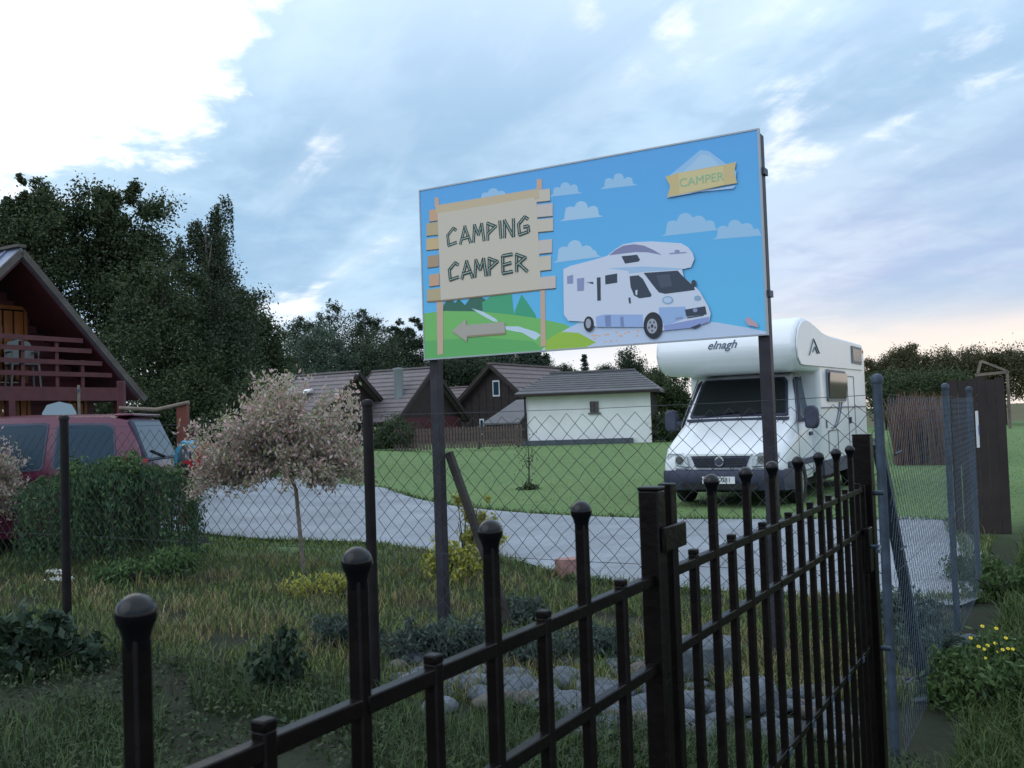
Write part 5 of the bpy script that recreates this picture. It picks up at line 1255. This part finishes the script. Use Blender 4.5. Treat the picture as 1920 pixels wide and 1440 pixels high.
# ================================================================ SMALL THINGS NEAR THE CABIN
def make_bits():
    # frame of red brown posts and a round pole
    Y = 14.2; A_ = at(345, 860, Y); g0 = float(G(A_.x, A_.y))
    t = thing('wooden_frame', 'red brown wooden posts carrying a round pole behind the car', 'wooden frame', (A_.x, A_.y, g0))
    zt = at(345, 755, Y).z-g0; MB().span((-.075, -.07, 0), (.075, .07, zt)).build('post', M_postorange, t, bevel=.01)
    x2 = at(228, 760, Y).x-A_.x; MB().span((x2-.05, -.05, 0), (x2+.05, .05, zt+.35)).build('post', M_redwood, t, bevel=.01)
    MB().tube([(x2, -.08, zt-.05), (x2*.4, -.08, zt-.09), (.12, -.08, zt)], .03, 8).build('pole', M_polewood, t, True)
    MB().span((-.02+.12, -.03, .3), (.18, .03, zt-.3)).build('brace', M_redwood, t)
    # plastic ride-on toy: red body with a cyan arch
    Y = 12.6; P = at(374, 870, Y); g0 = float(G(P.x, P.y)); z = lambda py: at(370, py, Y).z-g0
    tz = z(884)
    tb = thing('garden_table', 'small dark wooden garden table behind the willow crown', 'table', (P.x, P.y, g0))
    MB().lathe([(.34, tz-.03), (.35, tz-.02), (.35, tz), (.02, tz)], (0, 0, 0), 20).build('table_top', M_dkwood, tb, True)
    MB().lathe([(.2, 0), (.18, .05), (.05, .09), (.045, tz-.03)], (-.1, 0, 0), 12).build('pedestal', M_dkwood, tb, True)
    t = thing('plastic_toy', 'red and cyan plastic toy on a garden table beside the car tail', 'toy', (P.x, P.y, g0+tz+.001))
    b0, b1 = z(872)-tz, z(834)-tz; k = Y/FPX
    MB().prism([(-.22, .04), (.30, .04), (.33, .12), (.25, b1), (.06, b1+.02), (.0, b0+.1), (-.22, b0+.05)], lambda a, b, q: (a, q, b), -.2, .2).build('body', M_redplastic, t, True, bevel=.03)
    mb = MB(); arc = [(-.26, b0+.02), (-.24, b1-.06), (-.16, b1+.06), (-.06, b1+.03), (.0, b0+.05)]
    mb.loft([[Vector((x, -.22, zz)), Vector((x, .22, zz)), Vector((x*.86, .22, zz-.05)), Vector((x*.86, -.22, zz-.05))] for x, zz in arc]); mb.build('arch', M_cyan, t, True)
    MB().ball((.18, -.21, b1-.08), .04, 10, 6).build('knob', M_whiteplastic, t, True)
    for x in (-.13, .22):
        for s in (-1, 1): MB().lathe([(.02, -.02), (.06, -.02), (.06, .02), (.02, .02)], (x, s*.22, .06), 14, 'y').build('wheel', M_rubber, t, True)
    # garden chair with arched back on the porch, another on the balcony
    def chair(label, P, rz, m):
        t = thing('plastic_chair', label, 'chair', P, rz, 'plastic garden chairs at the cabin')
        MB().prism([(-.24, .42), (.24, .42), (.24, .46), (-.24, .46)], lambda a, b, q: (a, q, b), -.24, .24).build('seat', m, t, bevel=.01)
        arc = [(-.25, .46), (-.25, .75), (-.18, .88), (0, .93), (.18, .88), (.25, .75), (.25, .46)]
        MB().prism(arc, lambda a, b, q: (a, q+.12*(b-.46), b), .22, .25).build('backrest', m, t)
        for x in (-.22, .22):
            MB().tube([(x, -.22, .42), (x, -.22, .66), (x, .24, .68)], .02, 6).build('armrest', m, t)
            for y in (-.22, .22): MB().tube([(x*1.12, y*1.1, 0), (x, y, .43)], [.016, .022], 6).build('leg', m, t)
    P = CAB @ Vector((-.15, 1.0, .1)); Y = 15.2
    Q = at(108, 770, Y); chair('pale blue plastic chair with arched back seen above the car roof', (Q.x, Q.y, at(108, 752, Y).z-.93), R_(20), M_plasticchair)
    Q = CAB @ Vector((-.55, .35, 2.17)); chair('white plastic chair on the balcony behind the rails', Q, R_(40), mat('grey_chair_plastic', (.2, .22, .22), .5))
    # thin yellow pole by the porch
    Q = at(148, 760, 15.8); t = thing('thin_pole', 'thin yellowish pole standing by the cabin porch', 'pole', (Q.x, Q.y, .2)); MB().tube([(0, 0, 0), (0, 0, at(148, 722, 15.8).z-.2)], .022, 8).build('shaft', M_polewood, t, True)
    MB().tube([(0, 0, at(148, 735, 15.8).z-.2), (0, 0, at(148, 730, 15.8).z-.2)], .03, 8).build('collar', M_galv, t)
    # log edging left
    Q = gp(40, 985); t = thing('log_edging', 'grey round log bordering the bed at the left picture edge', 'log', (Q.x, Q.y, .1), R_(8)); MB().tube([(-1.4, 0, .05), (-.2, 0, .07), (.26, 0, .05)], .075, 10).build('log', M_polewood, t, True)
    for x in (-.9, .1): MB().tube([(x, -.09, -.15), (x, -.09, .14)], .03, 7).build('peg', M_polewood, t)
    # utility pole far behind
    Q = at(1243, 800, 68); t = thing('utility_pole', 'slim bluish utility pole between white shed and camper', 'pole', (Q.x, Q.y, 0)); MB().tube([(0, 0, 0), (0, 0, at(1243, 690, 68).z)], [.11, .08], 8).build('shaft', M_galv, t, True); MB().span((-.3, -.04, 3.9), (.3, .04, 4.0)).build('crossarm', M_galv, t)
make_bits()

# ================================================================ GRASS
def blades(name, n, rmin, rmax, accept, h, w, cols, bend=.4, az=(-35, 37), var=.3, trans=.2, pw=1.0, vs=1.2):
    """single grass blades, denser towards the viewer's end of the plot"""
    X = []; Y = []; tot = 0
    while tot < n:
        a = R_(1)*RNG.uniform(*az, n*2); r = rmin*(rmax/rmin)**(RNG.random(n*2)**pw); x = r*np.sin(a); y = r*np.cos(a)
        k = accept(x, y); X.append(x[k]); Y.append(y[k]); tot += k.sum()
        if len(X) > 30: break
    x = np.concatenate(X)[:n]; y = np.concatenate(Y)[:n]; n = len(x); r = np.hypot(x, y)
    hh = RNG.uniform(*h, n)*RNG.choice([1, 1, 1, .6, 1.25], n); ww = w*np.maximum(1, r/4.5)*RNG.uniform(.7, 1.3, n)
    th = RNG.uniform(0, 2*PI, n); dx, dy = np.cos(th), np.sin(th); bx, by = -dy, dx
    bd = hh*RNG.uniform(.1, bend*2, n); z = G(x, y)-.01
    V = np.empty((n, 5, 3))
    V[:, 0] = np.stack([x-dx*ww, y-dy*ww, z], 1); V[:, 1] = np.stack([x+dx*ww, y+dy*ww, z], 1)
    mx, my, mz = x+bx*bd*.35, y+by*bd*.35, z+hh*.6
    V[:, 2] = np.stack([mx+dx*ww*.8, my+dy*ww*.8, mz], 1); V[:, 3] = np.stack([mx-dx*ww*.8, my-dy*ww*.8, mz], 1)
    V[:, 4] = np.stack([x+bx*bd, y+by*bd, z+hh*(1-.25*bd/hh)], 1)
    i = np.arange(n)[:, None]*5
    F = np.concatenate([i+[0, 1, 2], i+[0, 2, 3], i+[3, 2, 4]], 1).reshape(-1, 3)
    m = leafmat(name+'_blades', cols, var, vs, trans)
    return tag(link(name, npmesh(name, V.reshape(-1, 3), F, m)), kind='stuff')
offp = lambda x, y: ~inpoly(x, y, PATH)
patch = lambda x, y, s, o=0: np.sin(x*s+o)*np.sin(y*s*1.3+o*2)+.5*np.sin(x*s*2.3+y*s*1.7+o)
front = lambda x, y: behind(x, y) < 0
def make_grass():
    lawnc = [(.17, .27, .10), (.19, .29, .11), (.22, .31, .12)]
    blades('lawn_grass', 60000, 12.5, 55, lambda x, y: offp(x, y) & (y > 12.6) & ~((x < -8.2) & (y < 26)), (.015, .034), .0022, lawnc, .6, vs=.45, var=.22)
    def edge(x, y, d=.13):
        k = np.zeros(x.shape, bool)
        for a in range(8): k |= inpoly(x+d*math.cos(a*PI/4), y+d*math.sin(a*PI/4), PATH)
        return k & ~inpoly(x+.02*np.sin(x*9), y+.03*np.sin(x*7+y*5)+.02, PATH)
    blades('edge_grass', 7000, 7.2, 26, edge, (.03, .11), .0026, [(.07, .13, .045), (.11, .18, .06), (.16, .18, .08)], .7)
    bedg = lambda x, y: offp(x, y) & ~front(x, y) & (right_of(x, y) < -.05) & (y < 13.6)
    blades('garden_grass', 36000, 5.2, 13.6, lambda x, y: bedg(x, y) & (patch(x, y, 2.6) > -.7), (.04, .11), .0026, [(.09, .14, .04), (.13, .19, .055), (.18, .20, .065)], .5)
    blades('dry_grass', 9000, 5.2, 12, lambda x, y: bedg(x, y) & (patch(x, y, 3.1, 2)+.5*patch(x, y, 1.1) > .15) & (y < 11.2), (.06, .17), .0019, [(.22, .19, .09), (.30, .25, .12), (.18, .17, .06)], .45)
    wedge = lambda x, y: (right_of(x, y) < .25) & (front(x, y))
    blades('wild_grass', 52000, 1.3, 7.6, lambda x, y: wedge(x, y) & (patch(x, y, 2.1, 1) > -.25), (.06, .17), .0024, [(.034, .066, .026), (.056, .098, .034), (.08, .122, .036)], .6)
    blades('dry_stalks', 1800, 1.3, 7, lambda x, y: wedge(x, y) & (patch(x, y, 1.7, 4) > .1), (.10, .28), .0013, [(.055, .047, .037), (.085, .075, .055), (.05, .042, .032)], .7)
    verge = lambda x, y: (right_of(x, y) > .22) & offp(x, y)
    blades('verge_grass', 48000, 1.6, 14, lambda x, y: verge(x, y) & (patch(x, y, 1.9, 3) > -.95+.3*np.exp(-((right_of(x, y)-.5)/.3)**2)), (.07, .20), .0026, [(.04, .075, .024), (.066, .108, .03), (.095, .13, .035)], .5)
    blades('tall_reeds', 5000, 26, 46, lambda x, y: (right_of(x, y) > -7) & (x/y > .395) & (x/y < .47), (.7, 1.7), .006, [(.17, .085, .06), (.22, .12, .085), (.11, .085, .045)], .15, (19, 36))
    blades('meadow_grass', 9000, 14, 45, lambda x, y: (right_of(x, y) > .4), (.15, .45), .004, [(.05, .085, .03), (.08, .11, .04), (.11, .11, .05)], .4, (14, 37))
    # low broad leaves
    def leaves(nm, n, acc, r0, r1, size, cols, z=(.01, .09)):
        a = R_(1)*RNG.uniform(-35, 37, n*3); r = r0*(r1/r0)**RNG.random(n*3); x = r*np.sin(a); y = r*np.cos(a); k = acc(x, y); x, y = x[k][:n], y[k][:n]
        P = np.stack([x, y, G(x, y)+RNG.uniform(*z, len(x))], 1)
        tag(link(nm, leaf_mesh(nm, P, RNG.uniform(.5, 1.4, len(x))*size, leafmat(nm+'_leaf', cols, .3, 2, .2), .55)), kind='stuff')
    leaves('ground_weeds', 34000, lambda x, y: wedge(x, y) & (patch(x, y, 2.6, 5) > -.45), 1.3, 7.4, .032, [(.03, .05, .028), (.05, .076, .036), (.07, .094, .04)])
    leaves('verge_weeds', 12000, verge, 1.6, 9, .034, [(.034, .066, .026), (.055, .094, .032), (.075, .11, .035)])
    leaves('leaf_litter', 2500, lambda x, y: wedge(x, y), 1.3, 6.5, .03, [(.06, .05, .04), (.09, .075, .06), (.045, .035, .03)], (.0, .012))
make_grass()
